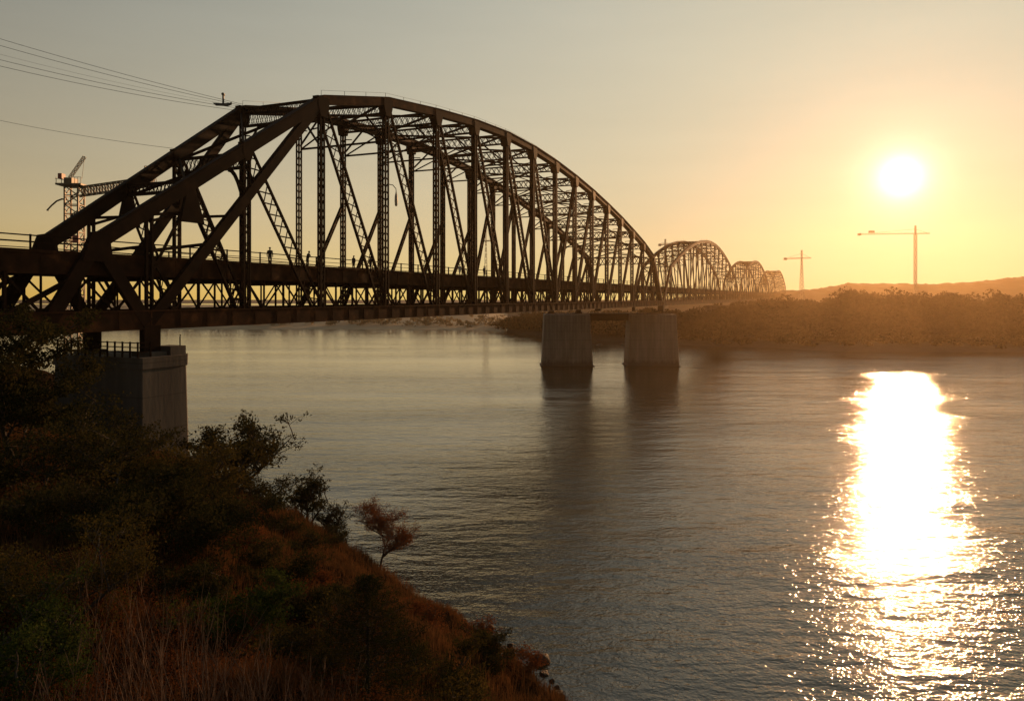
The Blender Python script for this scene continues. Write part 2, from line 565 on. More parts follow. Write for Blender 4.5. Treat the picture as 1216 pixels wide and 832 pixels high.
# ------------------------------------------------------------------ water
def water_material():
    m, nt, out = new_mat('river_water')
    b = nt.nodes.new('ShaderNodeBsdfPrincipled')
    b.inputs['Base Color'].default_value = (.052, .040, .019, 1)          # silty river
    b.inputs['Roughness'].default_value = .07
    b.inputs['IOR'].default_value = 1.68
    g = nt.nodes.new('ShaderNodeNewGeometry').outputs['Position']

    def mapped(rot, sc):
        mp = nt.nodes.new('ShaderNodeMapping')
        mp.inputs['Rotation'].default_value = (0, 0, rot)
        mp.inputs['Scale'].default_value = sc
        nt.links.new(g, mp.inputs['Vector'])
        return mp.outputs[0]

    terms = []
    for rot, sc, scale, det, amp in (
            (R(12), (.30, 1.0, 1), .16, 2, .36),
            (R(-8), (.40, 1.0, 1), .40, 3, .37),
            (R(20), (.75, 1.0, 1), 1.25, 3, .13),
            (R(-25), (1.0, 1.0, 1), 4.0, 2, .062)):
        n = noise(nt, mapped(rot, sc), scale, det, .55)
        mu = nt.nodes.new('ShaderNodeMath'); mu.operation = 'MULTIPLY'; mu.inputs[1].default_value = amp
        nt.links.new(n, mu.inputs[0])
        terms.append(mu.outputs[0])
    s = terms[0]
    for t in terms[1:]:
        a = nt.nodes.new('ShaderNodeMath'); a.operation = 'ADD'
        nt.links.new(s, a.inputs[0]); nt.links.new(t, a.inputs[1]); s = a.outputs[0]
    # wind patches: calmer and rougher areas of the river
    w = noise(nt, mapped(R(10), (.25, 1, 1)), .03, 3)
    w2 = nt.nodes.new('ShaderNodeMapRange')
    w2.inputs['From Min'].default_value = .32; w2.inputs['From Max'].default_value = .68
    w2.inputs['To Min'].default_value = .42; w2.inputs['To Max'].default_value = 1.15
    nt.links.new(w, w2.inputs['Value'])
    h = nt.nodes.new('ShaderNodeMath'); h.operation = 'MULTIPLY'
    # the river lies calmer in the lee of the far shore
    sp = nt.nodes.new('ShaderNodeSeparateXYZ'); nt.links.new(g, sp.inputs[0])
    ly = nt.nodes.new('ShaderNodeMapRange')
    ly.inputs['From Min'].default_value = 50; ly.inputs['From Max'].default_value = 230
    ly.inputs['To Min'].default_value = 1.0; ly.inputs['To Max'].default_value = .26
    nt.links.new(sp.outputs[1], ly.inputs['Value'])
    lz = nt.nodes.new('ShaderNodeMapRange')                      # a rougher wind line along the far shore
    lz.inputs['From Min'].default_value = 90; lz.inputs['From Max'].default_value = 275
    lz.inputs['To Min'].default_value = 0.0; lz.inputs['To Max'].default_value = .85
    nt.links.new(sp.outputs[1], lz.inputs['Value'])
    lx = nt.nodes.new('ShaderNodeMapRange')
    lx.inputs['From Min'].default_value = 30; lx.inputs['From Max'].default_value = 110
    nt.links.new(sp.outputs[0], lx.inputs['Value'])
    lzx = nt.nodes.new('ShaderNodeMath'); lzx.operation = 'MULTIPLY'
    nt.links.new(lz.outputs[0], lzx.inputs[0]); nt.links.new(lx.outputs[0], lzx.inputs[1])
    la = nt.nodes.new('ShaderNodeMath'); la.operation = 'ADD'
    nt.links.new(ly.outputs[0], la.inputs[0]); nt.links.new(lzx.outputs[0], la.inputs[1])
    lm = nt.nodes.new('ShaderNodeMath'); lm.operation = 'MULTIPLY'
    nt.links.new(w2.outputs[0], lm.inputs[0]); nt.links.new(la.outputs[0], lm.inputs[1])
    nt.links.new(s, h.inputs[0]); nt.links.new(lm.outputs[0], h.inputs[1])
    bp = nt.nodes.new('ShaderNodeBump')
    bp.inputs['Strength'].default_value = 1.0
    bp.inputs['Distance'].default_value = WAVE
    nt.links.new(h.outputs[0], bp.inputs['Height'])
    nt.links.new(bp.outputs[0], b.inputs['Normal'])
    nt.links.new(b.outputs[0], out.inputs['Surface'])
    return m


WAVE = 1.0
me = np_mesh('river', [(-4000, -1500, 0), (4000, -1500, 0), (4000, 2500, 0), (-4000, 2500, 0)], [(0, 1, 2, 3)])
tag(link_mesh('water', me, water_material()), 'wide rippled river under the bridge', 'river', kind='structure')

# ------------------------------------------------------------------ far shores and hills
FX = np.array([-4000, -600, -221, -60, -14, -3, 22, 45, 75, 126, 193, 400, 4000], float)
FY = np.array([760, 540, 492, 489, 478, 455, 400, 360, 325, 291, 285, 290, 420], float)


def far_h(X, Y):
    d = Y - np.interp(X, FX, FY) + 5 * fbm(X * .03, Y * .03, 41, 3)
    left = np.clip((-2 - X) / 25, 0, 1)
    h = np.interp(d, [-60, -8, 0, 2, 12, 60, 300, 2000], [-6, -1.5, -.1, .5, 1.6, 3, 5, 5])
    hl = np.interp(d, [-60, -8, 0, 3, 20, 60, 160, 400, 2000], [-6, -1.5, -.1, .5, 1.4, 4, 9, 13, 15])
    return h * (1 - left) + hl * left + np.clip(d / 20, 0, 1) * 1.2 * fbm(X * .02, Y * .02, 51, 3)


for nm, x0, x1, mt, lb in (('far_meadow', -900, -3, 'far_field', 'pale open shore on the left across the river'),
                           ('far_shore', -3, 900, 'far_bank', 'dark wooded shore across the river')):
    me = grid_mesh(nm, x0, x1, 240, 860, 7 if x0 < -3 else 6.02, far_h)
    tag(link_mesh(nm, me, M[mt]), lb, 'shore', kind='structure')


def hill_h(X, Y):
    ridge = np.interp(X / Y * F_PX + CX, [-600, 300, 700, 900, 960, 1010, 1060, 1110, 1160, 1216, 1300, 1700],
                      [9, 10, 16, 24, 28, 34.5, 33.2, 32.6, 35.5, 39.5, 46, 50])
    prof = np.exp(-((Y - 745) / 70.0) ** 2)
    return ridge * prof + prof * (1.5 * fbm(X * .06, Y * .06, 61, 4) + .9 * fbm(X * .22, Y * .22, 71, 2)) - 3 * (1 - prof)


me = grid_mesh('hills', -900, 1000, 560, 850, 4, hill_h)
tag(link_mesh('hills', me, M['hill']), 'low wooded hills on the horizon', 'hills', kind='structure')


def leaf_quads(C, size, flat=0.0, aspect=1.0, g=None):
    """Random quads around centres C (n,3); returns verts, faces."""
    g = g or rng
    n = len(C)
    a = g.normal(size=(n, 3)); a[:, 2] *= (1 - flat); a /= np.linalg.norm(a, axis=1)[:, None]
    b = g.normal(size=(n, 3)); b -= a * (a * b).sum(1)[:, None]; b /= np.linalg.norm(b, axis=1)[:, None]
    s = (np.asarray(size) * g.uniform(.6, 1.4, n))[:, None] * .5
    A = a * s; B = b * s * aspect
    V = np.stack([C - A, C + B * .9 - A * .1, C + A, C - B * .9 - A * .1], 1).reshape(-1, 3)
    Fq = np.arange(4 * n).reshape(-1, 4)
    return V, Fq


def forest(name, spots, label, mat, per=520, clump=.95):
    Vs = []; C = []
    for (x, y, z, H, W) in spots:
        n = int(per * (H / 14) ** 1.2)
        lobes = rng.uniform(-1, 1, (7, 3)); lobes[:, 2] = rng.uniform(.28, .86, 7)
        k = rng.integers(0, 7, n)
        lr = rng.uniform(.25, .45, 7)
        v = rng.normal(size=(n, 3)); v /= np.linalg.norm(v, axis=1)[:, None]
        r = rng.uniform(.3, 1.0, n)[:, None] ** .5 * lr[k][:, None]
        px = lobes[k, 0] * .55 * W * (1.1 - lobes[k, 2] * .6) + v[:, 0] * r[:, 0] * W
        py = lobes[k, 1] * .55 * W * (1.1 - lobes[k, 2] * .6) + v[:, 1] * r[:, 0] * W
        pz = lobes[k, 2] * H + v[:, 2] * r[:, 0] * H * .42
        C.append(np.stack([x + px, y + py, z + np.clip(pz, .0, H * 1.04)], 1))
    C = np.concatenate(C)
    V, Fq = leaf_quads(C, np.full(len(C), clump))
    me = np_mesh(name, V, Fq)
    o = link_mesh(name, me, mat)
    tag(o, label, 'forest', kind='stuff')
    return o


spots = []
for i in range(1500):
    px = rng.uniform(560, 1320)
    # row depth behind the shoreline
    dd = (abs(rng.normal(0, 1)) * 26 if i % 3 else rng.uniform(0, 130)) + np.interp(px, [700, 900], [2, 26])
    Y = 300.0
    for _ in range(12):
        X = (px - CX) / F_PX * Y
        Y = np.interp(X, FX, FY) + dd + 4
    X = (px - CX) / F_PX * Y
    if X < -6: continue
    z = float(far_h(np.array([X]), np.array([Y]))[0])
    hmax = np.interp(px, [585, 605, 650, 800, 870, 930, 1000, 1216, 1320], [4, 9, 12, 14.5, 17, 20, 22, 22, 23])
    H = hmax * (rng.uniform(.60, 1.02) if i % 11 else rng.uniform(1.02, 1.16)) * (1 if dd > np.interp(px, [700, 900], [9, 34]) else rng.uniform(.6, 1.0))
    spots.append((X, Y, z - .3, max(H - z, 2.5), rng.uniform(6, 13)))
for i in range(260):                                                # low growth on the open strip of the bank
    X = rng.uniform(50, 330)
    Y = np.interp(X, FX, FY) + rng.uniform(4, 34)
    z = float(far_h(np.array([X]), np.array([Y]))[0])
    spots.append((X, Y, z - .3, rng.uniform(1.5, 5.5), rng.uniform(2.5, 6)))
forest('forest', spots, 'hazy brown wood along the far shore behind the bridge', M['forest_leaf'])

spots = []
for i in range(230):
    X = rng.uniform(-520, -8)
    Y = np.interp(X, FX, FY) + 14 + abs(rng.normal(0, 40))
    z = float(far_h(np.array([X]), np.array([Y]))[0])
    spots.append((X, Y, z - .3, rng.uniform(3, 7.5), rng.uniform(4, 9)))
forest('distant_scrub', spots, 'pale scrub on the distant left shore', M['far_leaf'], per=200, clump=1.3)

# ------------------------------------------------------------------ bridge
THETA = math.atan((1000 - CX) / F_PX)
Y0, Y16 = 59.2, 226.6
ORIG = Vector(((177 - CX) / F_PX * Y0, Y0, 18.1))
U = Vector((math.sin(THETA), math.cos(THETA), 0))
NL = Vector((-math.cos(THETA), math.sin(THETA), 0))
PANEL = (Y16 - Y0) / math.cos(THETA) / 16
SPAN = PANEL * 16
RZ = R(90) - THETA
W = 15.0                        # nominal distance between the two trusses
W_NEAR, W_FAR = 6.5, 9.0   # the near span splays slightly towards the river pier


LONG = ('deck', 'roadway', 'fascia_girder', 'stringer', 'bottom_chord', 'railing')


def spacing(t):
    """Distance between the trusses of the near span, which splays from the bank towards the river."""
    return float(np.interp(t / PANEL, [-.4, 0, 2, 4, 6, 16], [5.6, 6.5, 10.8, 15.0, 17.6, 19.5]))


def widen(root, fn, t_nodes):
    """Give a span its true truss spacing."""
    bpy.context.view_layer.update()
    done = set()
    for o in root.children_recursive:
        if o.type != 'MESH' or o.data.name in done: continue
        done.add(o.data.name)
        if o.name.split('.')[0] in LONG and len(t_nodes):
            bm = bmesh.new(); bm.from_mesh(o.data)
            for t in t_nodes:
                bmesh.ops.bisect_plane(bm, geom=bm.verts[:] + bm.edges[:] + bm.faces[:], plane_co=(t, 0, 0), plane_no=(1, 0, 0))
            bm.to_mesh(o.data); bm.free()
        n = len(o.data.vertices); c = np.empty(n * 3, dtype=np.float32)
        o.data.vertices.foreach_get('co', c); c = c.reshape(-1, 3)
        c[:, 1] *= np.array([fn(t) for t in c[:, 0]]) / W
        o.data.vertices.foreach_set('co', c.ravel()); o.data.update()


def bp(t, w, z):
    """World point from bridge coordinates (z above the bottom chord)."""
    return ORIG + U * t + NL * w + Vector((0, 0, z))


TOPS = {2: 23.5, 3: 26.2, 4: 27.6, 5: 28.6, 6: 29.1, 7: 28.9, 8: 28.2, 9: 27.1, 10: 25.7, 11: 24.0, 12: 22.1, 13: 19.9, 14: 17.5, 15: 14.4}
SYM = {i: z for i, z in zip(range(1, 16), [12.6, 15.8, 18.7, 21.1, 23.0, 24.4, 25.3, 25.6, 25.3, 24.4, 23.0, 21.1, 18.7, 15.8, 12.6])}
DECK_T, DECK_B, CH_T = 5.6, 4.2, 1.5


def endpost_z(t):               # the long inclined end post of the near span
    return 6.4 + (TOPS[2] - 6.4) * (t + .4) / 2.27


def railing(parent, t0, t1, w, posts=True):
    rl = MB()
    for zz, th in ((1.08, .09), (.62, .05), (.25, .05)):
        rl.bar((t0, w, DECK_T + zz), (t1, w, DECK_T + zz), .08, th)
    r = rl.build('railing', M['steel'], parent)
    n = int((t1 - t0) / 4.2)
    if posts:
        for i in range(n + 1):
            t = t0 + (t1 - t0) * i / n
            MB().bar((t, w, DECK_T), (t, w, DECK_T + 1.16), .13, .13).build('post', M['steel'], r)
    else:
        for i in range(n + 1):
            t = t0 + (t1 - t0) * i / n
            rl.bar((t, w, DECK_T), (t, w, DECK_T + 1.16), .13, .13)
        r.data.clear_geometry(); r.data.from_pydata(rl.v, [], rl.f)
    return r


def floor_system(parent, t0, t1, nodes):
    """Roadway, its fascia, cross beams, and the light web below the deck."""
    d = MB().box((t0, .9, DECK_T - .45), (t1, W - .9, DECK_T - .02))
    deck = d.build('deck', M['deck'], parent)
    MB().box((t0, 2.6, DECK_T - .016), (t1, W - 2.6, DECK_T + .012)).build('roadway', M['asphalt'], deck)
    for w in (.9, W - .9):
        f = MB()
        sgn = -1 if w < 2 else 1
        f.box((t0, min(w, w + sgn * .22), DECK_B), (t1, max(w, w + sgn * .22), DECK_T - .10))
        f.box((t0, min(w, w + sgn * .42), DECK_T - .098), (t1, max(w, w + sgn * .42), DECK_T + .14))
        f.box((t0, min(w + sgn * .002, w + sgn * .40), DECK_B - .10), (t1, max(w + sgn * .002, w + sgn * .40), DECK_B + .02))
        t = t0
        while t < t1 - .3:                                  # web stiffeners
            f.box((t, min(w + sgn * .21, w + sgn * .30), DECK_B + .03), (t + .09, max(w + sgn * .21, w + sgn * .30), DECK_T - .11))
            t += PANEL / 4
        f.build('fascia_girder', M['steel_old'], parent)
    b = MB()
    for w in (3.5, 6.2, 8.8, 11.5):
        b.box((t0, w - .2, DECK_B - .1), (t1, w + .2, DECK_T - .46))
    b.build('stringer', M['steel'], parent)
    for t in nodes:
        MB().box((t - .25, .2, DECK_B - .45), (t + .25, W - .2, DECK_B - .12)).build('floor_beam', M['steel'], parent)
        MB().box((t - .2, .2, .2), (t + .2, W - .2, 1.0)).build('cross_beam', M['steel'], parent)
    for w in (.55, W - .55):
        m = MB()
        for i, t in enumerate(nodes[:-1]):
            tn = nodes[i + 1]; q = (tn - t)
            zt, zb = DECK_B - .1, CH_T - .1
            for k in (.25, .5, .75):
                m.bar((t + q * k, w, zb), (t + q * k, w, zt), .22, .2 if k == .5 else .13)
            m.bar((t + q * .03, w, zt), (t + q * .25, w, zb), .14, .2)
            m.bar((t + q * .5, w, zt), (t + q * .25, w + .02, zb), .12, .16)
            m.bar((t + q * .5, w, zt), (t + q * .75, w + .02, zb), .12, .16)
            m.bar((t + q * .97, w, zt), (t + q * .75, w, zb), .14, .2)
            m.box((t + q * .25 - .3, w - .1, zb), (t + q * .25 + .3, w + .1, zb + .35))
            m.box((t + q * .75 - .3, w - .1, zb), (t + q * .75 + .3, w + .1, zb + .35))
        m.build('floor_truss', M['steel'], parent)


def bottom_chord(parent, t0, t1, w):
    c = MB().box((t0, w - .40, .06), (t1, w + .40, CH_T - .06))
    c.box((t0, w - .55, 0), (t1, w + .55, .10)).box((t0, w - .55, CH_T - .10), (t1, w + .55, CH_T))
    t = t0
    while t < t1:
        c.box((t, w - .47, .101), (t + .12, w + .47, CH_T - .101))
        t += PANEL / 4
    return c.build('bottom_chord', M['steel_old'], parent)


def gusset(parent, t, z, w, s=1.0, mat='steel'):
    o_ = [(t - 1.0*s, z + .25), (t + 1.0*s, z + .25), (t + .9*s, z - .9*s), (t + .5*s, z - 1.9*s), (t - .5*s, z - 1.9*s), (t - .9*s, z - .9*s)]
    return MB().prism(o_, w - .52, w + .52).build('gusset_plate', M[mat], parent)


def top_bracing(parent, i, t, z, rich, tops):
    """Lattice strut across the roadway at top node i, with knee braces."""
    d = 2.1 if i in (2, 15) else 1.65
    zc = z - .35 - d / 2
    s = MB().lattice((t, .5, zc), (t, W - .5, zc), d, .5, (1, 0, 0), flange=.2, lace=.08, pitch=.85, double=rich)
    for w0, w1 in ((.45, 3.2), (W - .45, W - 3.2)):
        s.bar((t, w0, zc - d / 2 - 2.6), (t, w1, zc - d / 2), .2, .2, (1, 0, 0))
        mid = (w0 * .62 + w1 * .38)
        s.bar((t, w0, zc - d / 2 - .9), (t, mid, zc - d / 2 - 1.0), .12, .12, (1, 0, 0))
    s.build('top_strut', M['steel'], parent)


def build_span(root, tops, main):
    nodes = [i * PANEL for i in range(17)]
    if main:
        nodes[1], nodes[2], nodes[3] = .92 * PANEL, 1.87 * PANEL, 2.93 * PANEL
    floor_system(root, -PANEL * .0, SPAN, nodes)
    first = 2 if main else 1
    for w in (0.0, W):
        bottom_chord(root, 0, SPAN, w)
        # top chord, one continuous polygonal member
        c = MB()
        prev = None
        for i in range(first, 16):
            p = Vector((nodes[i], w, tops[i] - .55))
            if prev is not None:
                c.bar(prev, p, .95, .92)
                c.bar(prev + Vector((0, 0, .50)), p + Vector((0, 0, .50)), 1.15, .10)
            prev = p
        c.build('top_chord', M['steel_old'], root)
        # maintenance line above the chord
        h = MB()
        for i in range(first, 15):
            a = Vector((nodes[i], w, tops[i] + .5)); b = Vector((nodes[i+1], w, tops[i+1] + .5))
            h.bar(a, b, .025, .025)
            for k in range(3):
                q = a.lerp(b, k / 3)
                h.bar(q - Vector((0, 0, .5)), q, .04, .04)
        h.build('hand_line', M['wire'], root)
        # end posts
        MB().bar((nodes[15], w, tops[15] - .5), (nodes[16] - .2, w, .9), 1.0, 1.05).build('end_post', M['steel_old'], root)
        if main:
            N_ = Vector((-.4 * PANEL, w, 6.4)); T1 = Vector((nodes[2], w, tops[2] - .7))
            e = MB().bar(N_ - (T1 - N_).normalized() * .6, T1, 1.0, 1.02)
            e.bar(N_ + Vector((-.36, 0, .50)), T1 + Vector((-.36, 0, .50)), 1.2, .10)
            e.build('end_post', M['steel'], root)
            MB().bar((0, w, .6), T1 + Vector((0, 0, .1)), .9, .92).build('diagonal', M['steel'], root)
            l = MB().bar(N_ + Vector((-.15, 0, .3)), (-.25, w, .5), 1.0, .98)
            l.bar(N_ + Vector((.1, 0, .3)), (-.78 * PANEL, w, -.3), 1.0, 1.02)
            l.prism([(N_.x - 1.25, N_.z - 1.3), (N_.x + 1.25, N_.z - 1.3), (N_.x + .95, N_.z + .5), (N_.x + .3, N_.z + .95), (N_.x - .45, N_.z + .8)], w - .60, w + .60)
            l.build('end_leg', M['steel'], root)
            # short members inside the end triangle
            v = MB().column(0, w, .5, endpost_z(0) - .5, .7, .55)
            v.build('vertical', M['steel'], root)
            v = MB().column(nodes[1], w, .5, endpost_z(.92) - .3, .95, .62)
            v.build('vertical', M['steel'], root)
            tq = .36 * PANEL; zq = endpost_z(.36) - .4
            MB().lattice((tq, w, zq), (nodes[1] - .2, w, .9), 1.3, .34, flange=.18, lace=.12, pitch=1.0, double=True, faces=(-1,)).build('diagonal', M['steel'], root)
            MB().prism([(tq - .3, zq + .1), (tq + .3, zq + .1), (tq + 1.35, zq - 3.0), (tq - 1.15, zq - 3.0)], w - .36, w + .36).build('gusset_plate', M['steel'], root)
            br = MB()
            zv = endpost_z(0)
            br.bar((0, w, zv - 1.0), (tq - .9, w, zq - 2.3), .3, .22)
            br.bar((tq - .95, w, zq - 2.4), (0, w, zv - 5.4), .3, .22)
            br.bar((tq - 1.0, w, zq - 2.35), (.0, w, zq - 2.75), .3, .24)
            br.bar((tq + 1.0, w, zq - 2.45), (.77 * PANEL, w, zq - 2.0), .3, .24)
            br.bar((0, w, zq - 5.6), (PANEL * .56, w, zq - 4.6), .3, .26)
            br.bar((0, w, zq - 5.8), (PANEL * .22, w, zq - 9.2), .3, .26)
            br.bar((PANEL * .77, w, zq - 2.0), (PANEL * .92, w, zq + .4), .3, .22)
            br.build('bracing', M['steel'], root)
            MB().lattice((nodes[1], w, endpost_z(.92) - .6), (nodes[2] - .2, w, .9), 1.7, .34, flange=.2, lace=.13, pitch=1.25, double=True, faces=(-1,)).build('diagonal', M['steel'], root)
            gusset(root, nodes[1], endpost_z(.92) - .1, w, .7)
        else:
            MB().bar((nodes[1], w, tops[1] - .5), (.2, w, .9), 1.0, 1.05).build('end_post', M['steel_old'], root)
        # verticals and diagonals
        for i in range(2 if main else 1, 16):
            zt = tops[i] - 1.0
            if main:
                MB().column(nodes[i], w, .6, zt, .78, .62).build('vertical', M['steel'], root)
            else:
                v = MB()
                for a in (-.3, .3):
                    v.bar((nodes[i] + a, w, .6), (nodes[i] + a, w, zt), .4, .13)
                n = int(zt / 1.1)
                for k in range(n):
                    v.bar((nodes[i] - .3, w, .6 + k * 1.1), (nodes[i] + .3, w, .6 + (k + 1) * 1.1), .4, .07)
                v.build('vertical', M['steel'], root)
            gusset(root, nodes[i], tops[i] - .5, w, .95 if i < 15 else .7)
        mid = 8
        for i in range(2 if main else 1, 15):
            if i < mid:
                a, b = (nodes[i] + .1, w, tops[i] - 1.4), (nodes[i+1] - .1, w, .9)
            else:
                a, b = (nodes[i] + .1, w, .9), (nodes[i+1] - .1, w, tops[i+1] - 1.4)
            if main:
                if i < mid and w > 1: continue
                wd = 1.75 if i < mid else .85
                MB().lattice(a, b, wd, .34, flange=.2 if i < mid else .15, lace=.13, pitch=1.3, double=(i < mid), faces=(-1,) if i < mid else (-1, 1)).build('diagonal', M['steel'], root)
            else:
                v = MB()
                for e in (-.4, .4):
                    v.bar((a[0] + e, w, a[2]), (b[0] + e, w, b[2]), .4, .11)
                for k in range(14):
                    q0 = Vector(a).lerp(Vector(b), k / 14); q1 = Vector(a).lerp(Vector(b), (k + 1) / 14)
                    v.bar(q0 + Vector((-.4, 0, 0)), q1 + Vector((.4, 0, 0)), .4, .08)
                v.build('diagonal', M['steel'], root)
        if main:
            # light sub-diagonals
            for i in (range(4, 9) if w > 1 else range(0)):
                zt = tops[i] * .56
                a, b = (nodes[i] - .1, w, zt), (nodes[i-1] + .2, w, 1.2)
                MB().lattice(a, b, .5, .4, flange=.13, lace=.06, pitch=.6).build('sub_diagonal', M['steel'], root)
        MB().bar((nodes[16] - .1, w, -1.7), (nodes[16] - .1, w, .3), 1.3, 1.5).build('bearing', M['steel'], root)
        MB().bar((.1, w, -1.7), (.1, w, .3), 1.3, 1.5 if main else 1.3).build('bearing', M['steel'], root)
    for i in range(first, 16):
        top_bracing(root, i, nodes[i], tops[i], main, tops)
    # plan bracing between the top chords
    for i in range(first, 15):
        x = MB()
        a0, a1 = Vector((nodes[i], .5, tops[i] - .7)), Vector((nodes[i+1], W - .5, tops[i+1] - .7))
        b0, b1 = Vector((nodes[i], W - .5, tops[i] - .7)), Vector((nodes[i+1], .5, tops[i+1] - .7))
        x.bar(a0, a1, .28, .2, (0, 0, 1)); x.bar(b0 - Vector((0, 0, .25)), b1 - Vector((0, 0, .25)), .28, .2, (0, 0, 1))
        x.build('plan_bracing', M['steel'], root)
    # sway frames lower down
    for i in range(3 if main else 2, 15):
        z = tops[i] - (5.2 if i < 13 else 4.0)
        if z < 11: continue
        s = MB()
        s.bar((nodes[i], .4, z), (nodes[i], W - .4, z), .2, .22, (1, 0, 0))
        s.bar((nodes[i], .4, z), (nodes[i], W / 2, tops[i] - 2.0), .16, .16, (1, 0, 0))
        s.bar((nodes[i], W - .4, z), (nodes[i], W / 2, tops[i] - 2.0), .16, .16, (1, 0, 0))
        s.build('sway_frame', M['steel'], root)
    if main:
        for t_, d in ((.35, 1.0), (.92, 1.5)):
            z = endpost_z(t_) - 1.4 if t_ > .9 else endpost_z(t_) - .3
            t = t_ * PANEL
            s = MB().lattice((t, .5, z), (t, W - .5, z), d, .5, (1, 0, 0), flange=.22, lace=.09, pitch=.9, double=True)
            for w0, w1 in ((.45, 3.6), (W - .45, W - 3.6)) if t_ > .9 else ():
                pts = [(t, w0 + (w1 - w0) * k / 5, z - d / 2 - 3.2 * (1 - k / 5) ** 2) for k in range(6)]
                for q0, q1 in zip(pts[:-1], pts[1:]):
                    s.bar(q0, q1, .25, .35, (1, 0, 0))
            s.build('portal_strut', M['steel'], root)
        for t_a, t_b in ((.35, .92), (.92, 1.8)):
            x = MB()
            x.bar((t_a * PANEL, .5, endpost_z(t_a) - .6), (t_b * PANEL, W - .5, endpost_z(t_b) - .6), .25, .2, (0, 0, 1))
            x.bar((t_a * PANEL, W - .5, endpost_z(t_a) - .8), (t_b * PANEL, .5, endpost_z(t_b) - .8), .25, .2, (0, 0, 1))
            x.build('plan_bracing', M['steel'], root)
    for w in (1.02, W - 1.02):
        railing(root, .3, SPAN - .3, w, posts=main)


SPANS = 'arched steel truss spans of the bridge'
span = empty('bridge_span', ORIG, RZ)
tag(span, 'nearest and largest arched steel truss span, carrying the walkers', 'bridge span', SPANS)
build_span(span, TOPS, True)
widen(span, spacing, [2 * PANEL, 4 * PANEL, 6 * PANEL])

GAP = 2.4
far_span = empty('bridge_span', bp(SPAN + GAP, 0, 0), RZ)
tag(far_span, 'second arched truss span, just beyond the twin-column pier in the river', 'bridge span', SPANS)
build_span(far_span, SYM, False)
widen(far_span, lambda t: W_FAR, [])
bpy.context.view_layer.update()
index_children()
for k, lab in ((2, 'third arched truss span, standing over the far wood beyond the second'),
               (3, 'last and smallest-looking arched truss span at the hazy far end')):
    c = copy_tree(far_span)
    c.location = bp((SPAN + GAP) * k, 0, 0)
    tag(c, lab)

# approach to the left of the near pier
ap = empty('approach_span', ORIG, RZ)
tag(ap, 'flat approach span with railing, joining the near pier to the left bank', 'bridge span')
NAP = 4
t_ap = -NAP * PANEL
floor_system(ap, t_ap, -.02, [i * PANEL for i in range(-NAP, 1)])
for w in (0.0, W):
    bottom_chord(ap, t_ap, -.02, w)
    for i in range(-NAP, 0):
        MB().lattice((i * PANEL, w, 1.4), (i * PANEL, w, DECK_B), .7, .5, flange=.2, lace=.08).build('vertical', M['steel'], ap)
        MB().bar(((i + .05) * PANEL, w, CH_T), ((i + .5) * PANEL, w, DECK_B), .4, .35).build('diagonal', M['steel'], ap)
        if i != -1:
            MB().bar(((i + .95) * PANEL, w, CH_T), ((i + .5) * PANEL, w, DECK_B), .4, .35).build('diagonal', M['steel'], ap)
for w in (1.02, W - 1.02):
    railing(ap, t_ap, -.02, w)
widen(ap, lambda t: W_NEAR, [])

# ------------------------------------------------------------------ near pier
pr = empty('bridge_pier', (ORIG.x, ORIG.y, 0), RZ)
tag(pr, 'massive near concrete pier with a railed top, half hidden by bushes on the bank', 'bridge pier', 'concrete piers of the bridge')
PT = 16.5


def pier_prism(m, x0, x1, y0, y1, z0, z1, ch, bat=0.0):
    """Chamfered rectangular block with battered sides."""
    def ringp(e, z):
        a0, a1, b0, b1 = x0 - e, x1 + e, y0 - e, y1 + e
        return [(a0, b0 + .05, z), (a0 + .05, b0, z), (a1 - ch, b0, z), (a1, b0 + ch, z), (a1, b1 - ch, z), (a1 - ch, b1, z), (a0 + .05, b1, z), (a0, b1 - .05, z)]
    n = len(m.v)
    m.v += ringp(bat, z0) + ringp(0, z1)
    k = 8
    m.f.append(tuple(range(n + k - 1, n - 1, -1))); m.f.append(tuple(range(n + k, n + 2 * k)))
    for i in range(k):
        j = (i + 1) % k
        m.f.append((n + i, n + j, n + k + j, n + k + i))


m_ = MB(); pier_prism(m_, -2.0, 3.0, -1.6, W_NEAR + 1.6, -4, PT - 1.3, .9, .35)
m_.build('shaft', M['concrete_old'], pr)
m_ = MB(); pier_prism(m_, -2.1, 3.12, -1.72, W_NEAR + 1.72, PT - 1.3, PT - .45, .95, -.01)
m_.build('cap', M['concrete_old'], pr)
MB().box((.9, -1.3, PT - .449), (2.4, .5, PT + .25)).build('plinth', M['concrete_old'], pr)
MB().box((-.75, -1.1, PT - .449), (.72, 1.0, PT - .12)).build('plinth', M['concrete_old'], pr)
MB().box((-.75, W_NEAR - 1.0, PT - .449), (.72, W_NEAR + 1.1, PT - .12)).build('plinth', M['concrete_old'], pr)
m_ = MB()
zz = PT - .449
for z_ in (.42, .78, 1.12):
    m_.bar((-2.05, -1.2, zz + z_), (-2.05, W_NEAR + 1.2, zz + z_), .07, .07, (1, 0, 0))
    m_.bar((-2.05, -1.2, zz + z_), (-.9, -1.2, zz + z_), .07, .07)
for k in range(12):
    yy = -1.2 + k * (W_NEAR + 2.4) / 11
    m_.bar((-2.05, yy, zz), (-2.05, yy, zz + 1.2), .1, .1)
m_.bar((-.9, -1.2, zz), (-.9, -1.2, zz + 1.2), .1, .1)
m_.build('guard_rail', M['steel'], pr)
MB().tube([(2.0, -1.1, PT + .24), (2.0, -1.1, PT + .95), (2.1, -1.0, PT + 1.1), (2.25, -.9, PT + 1.05)], [.05] * 4).build('pipe', M['steel'], pr)

# ------------------------------------------------------------------ twin-column pier in the river
tp = empty('bridge_pier', (42, 229, 0))
tag(tp, 'twin-column concrete pier standing in midstream under the far end of the nearest span', 'bridge pier', 'concrete piers of the bridge')


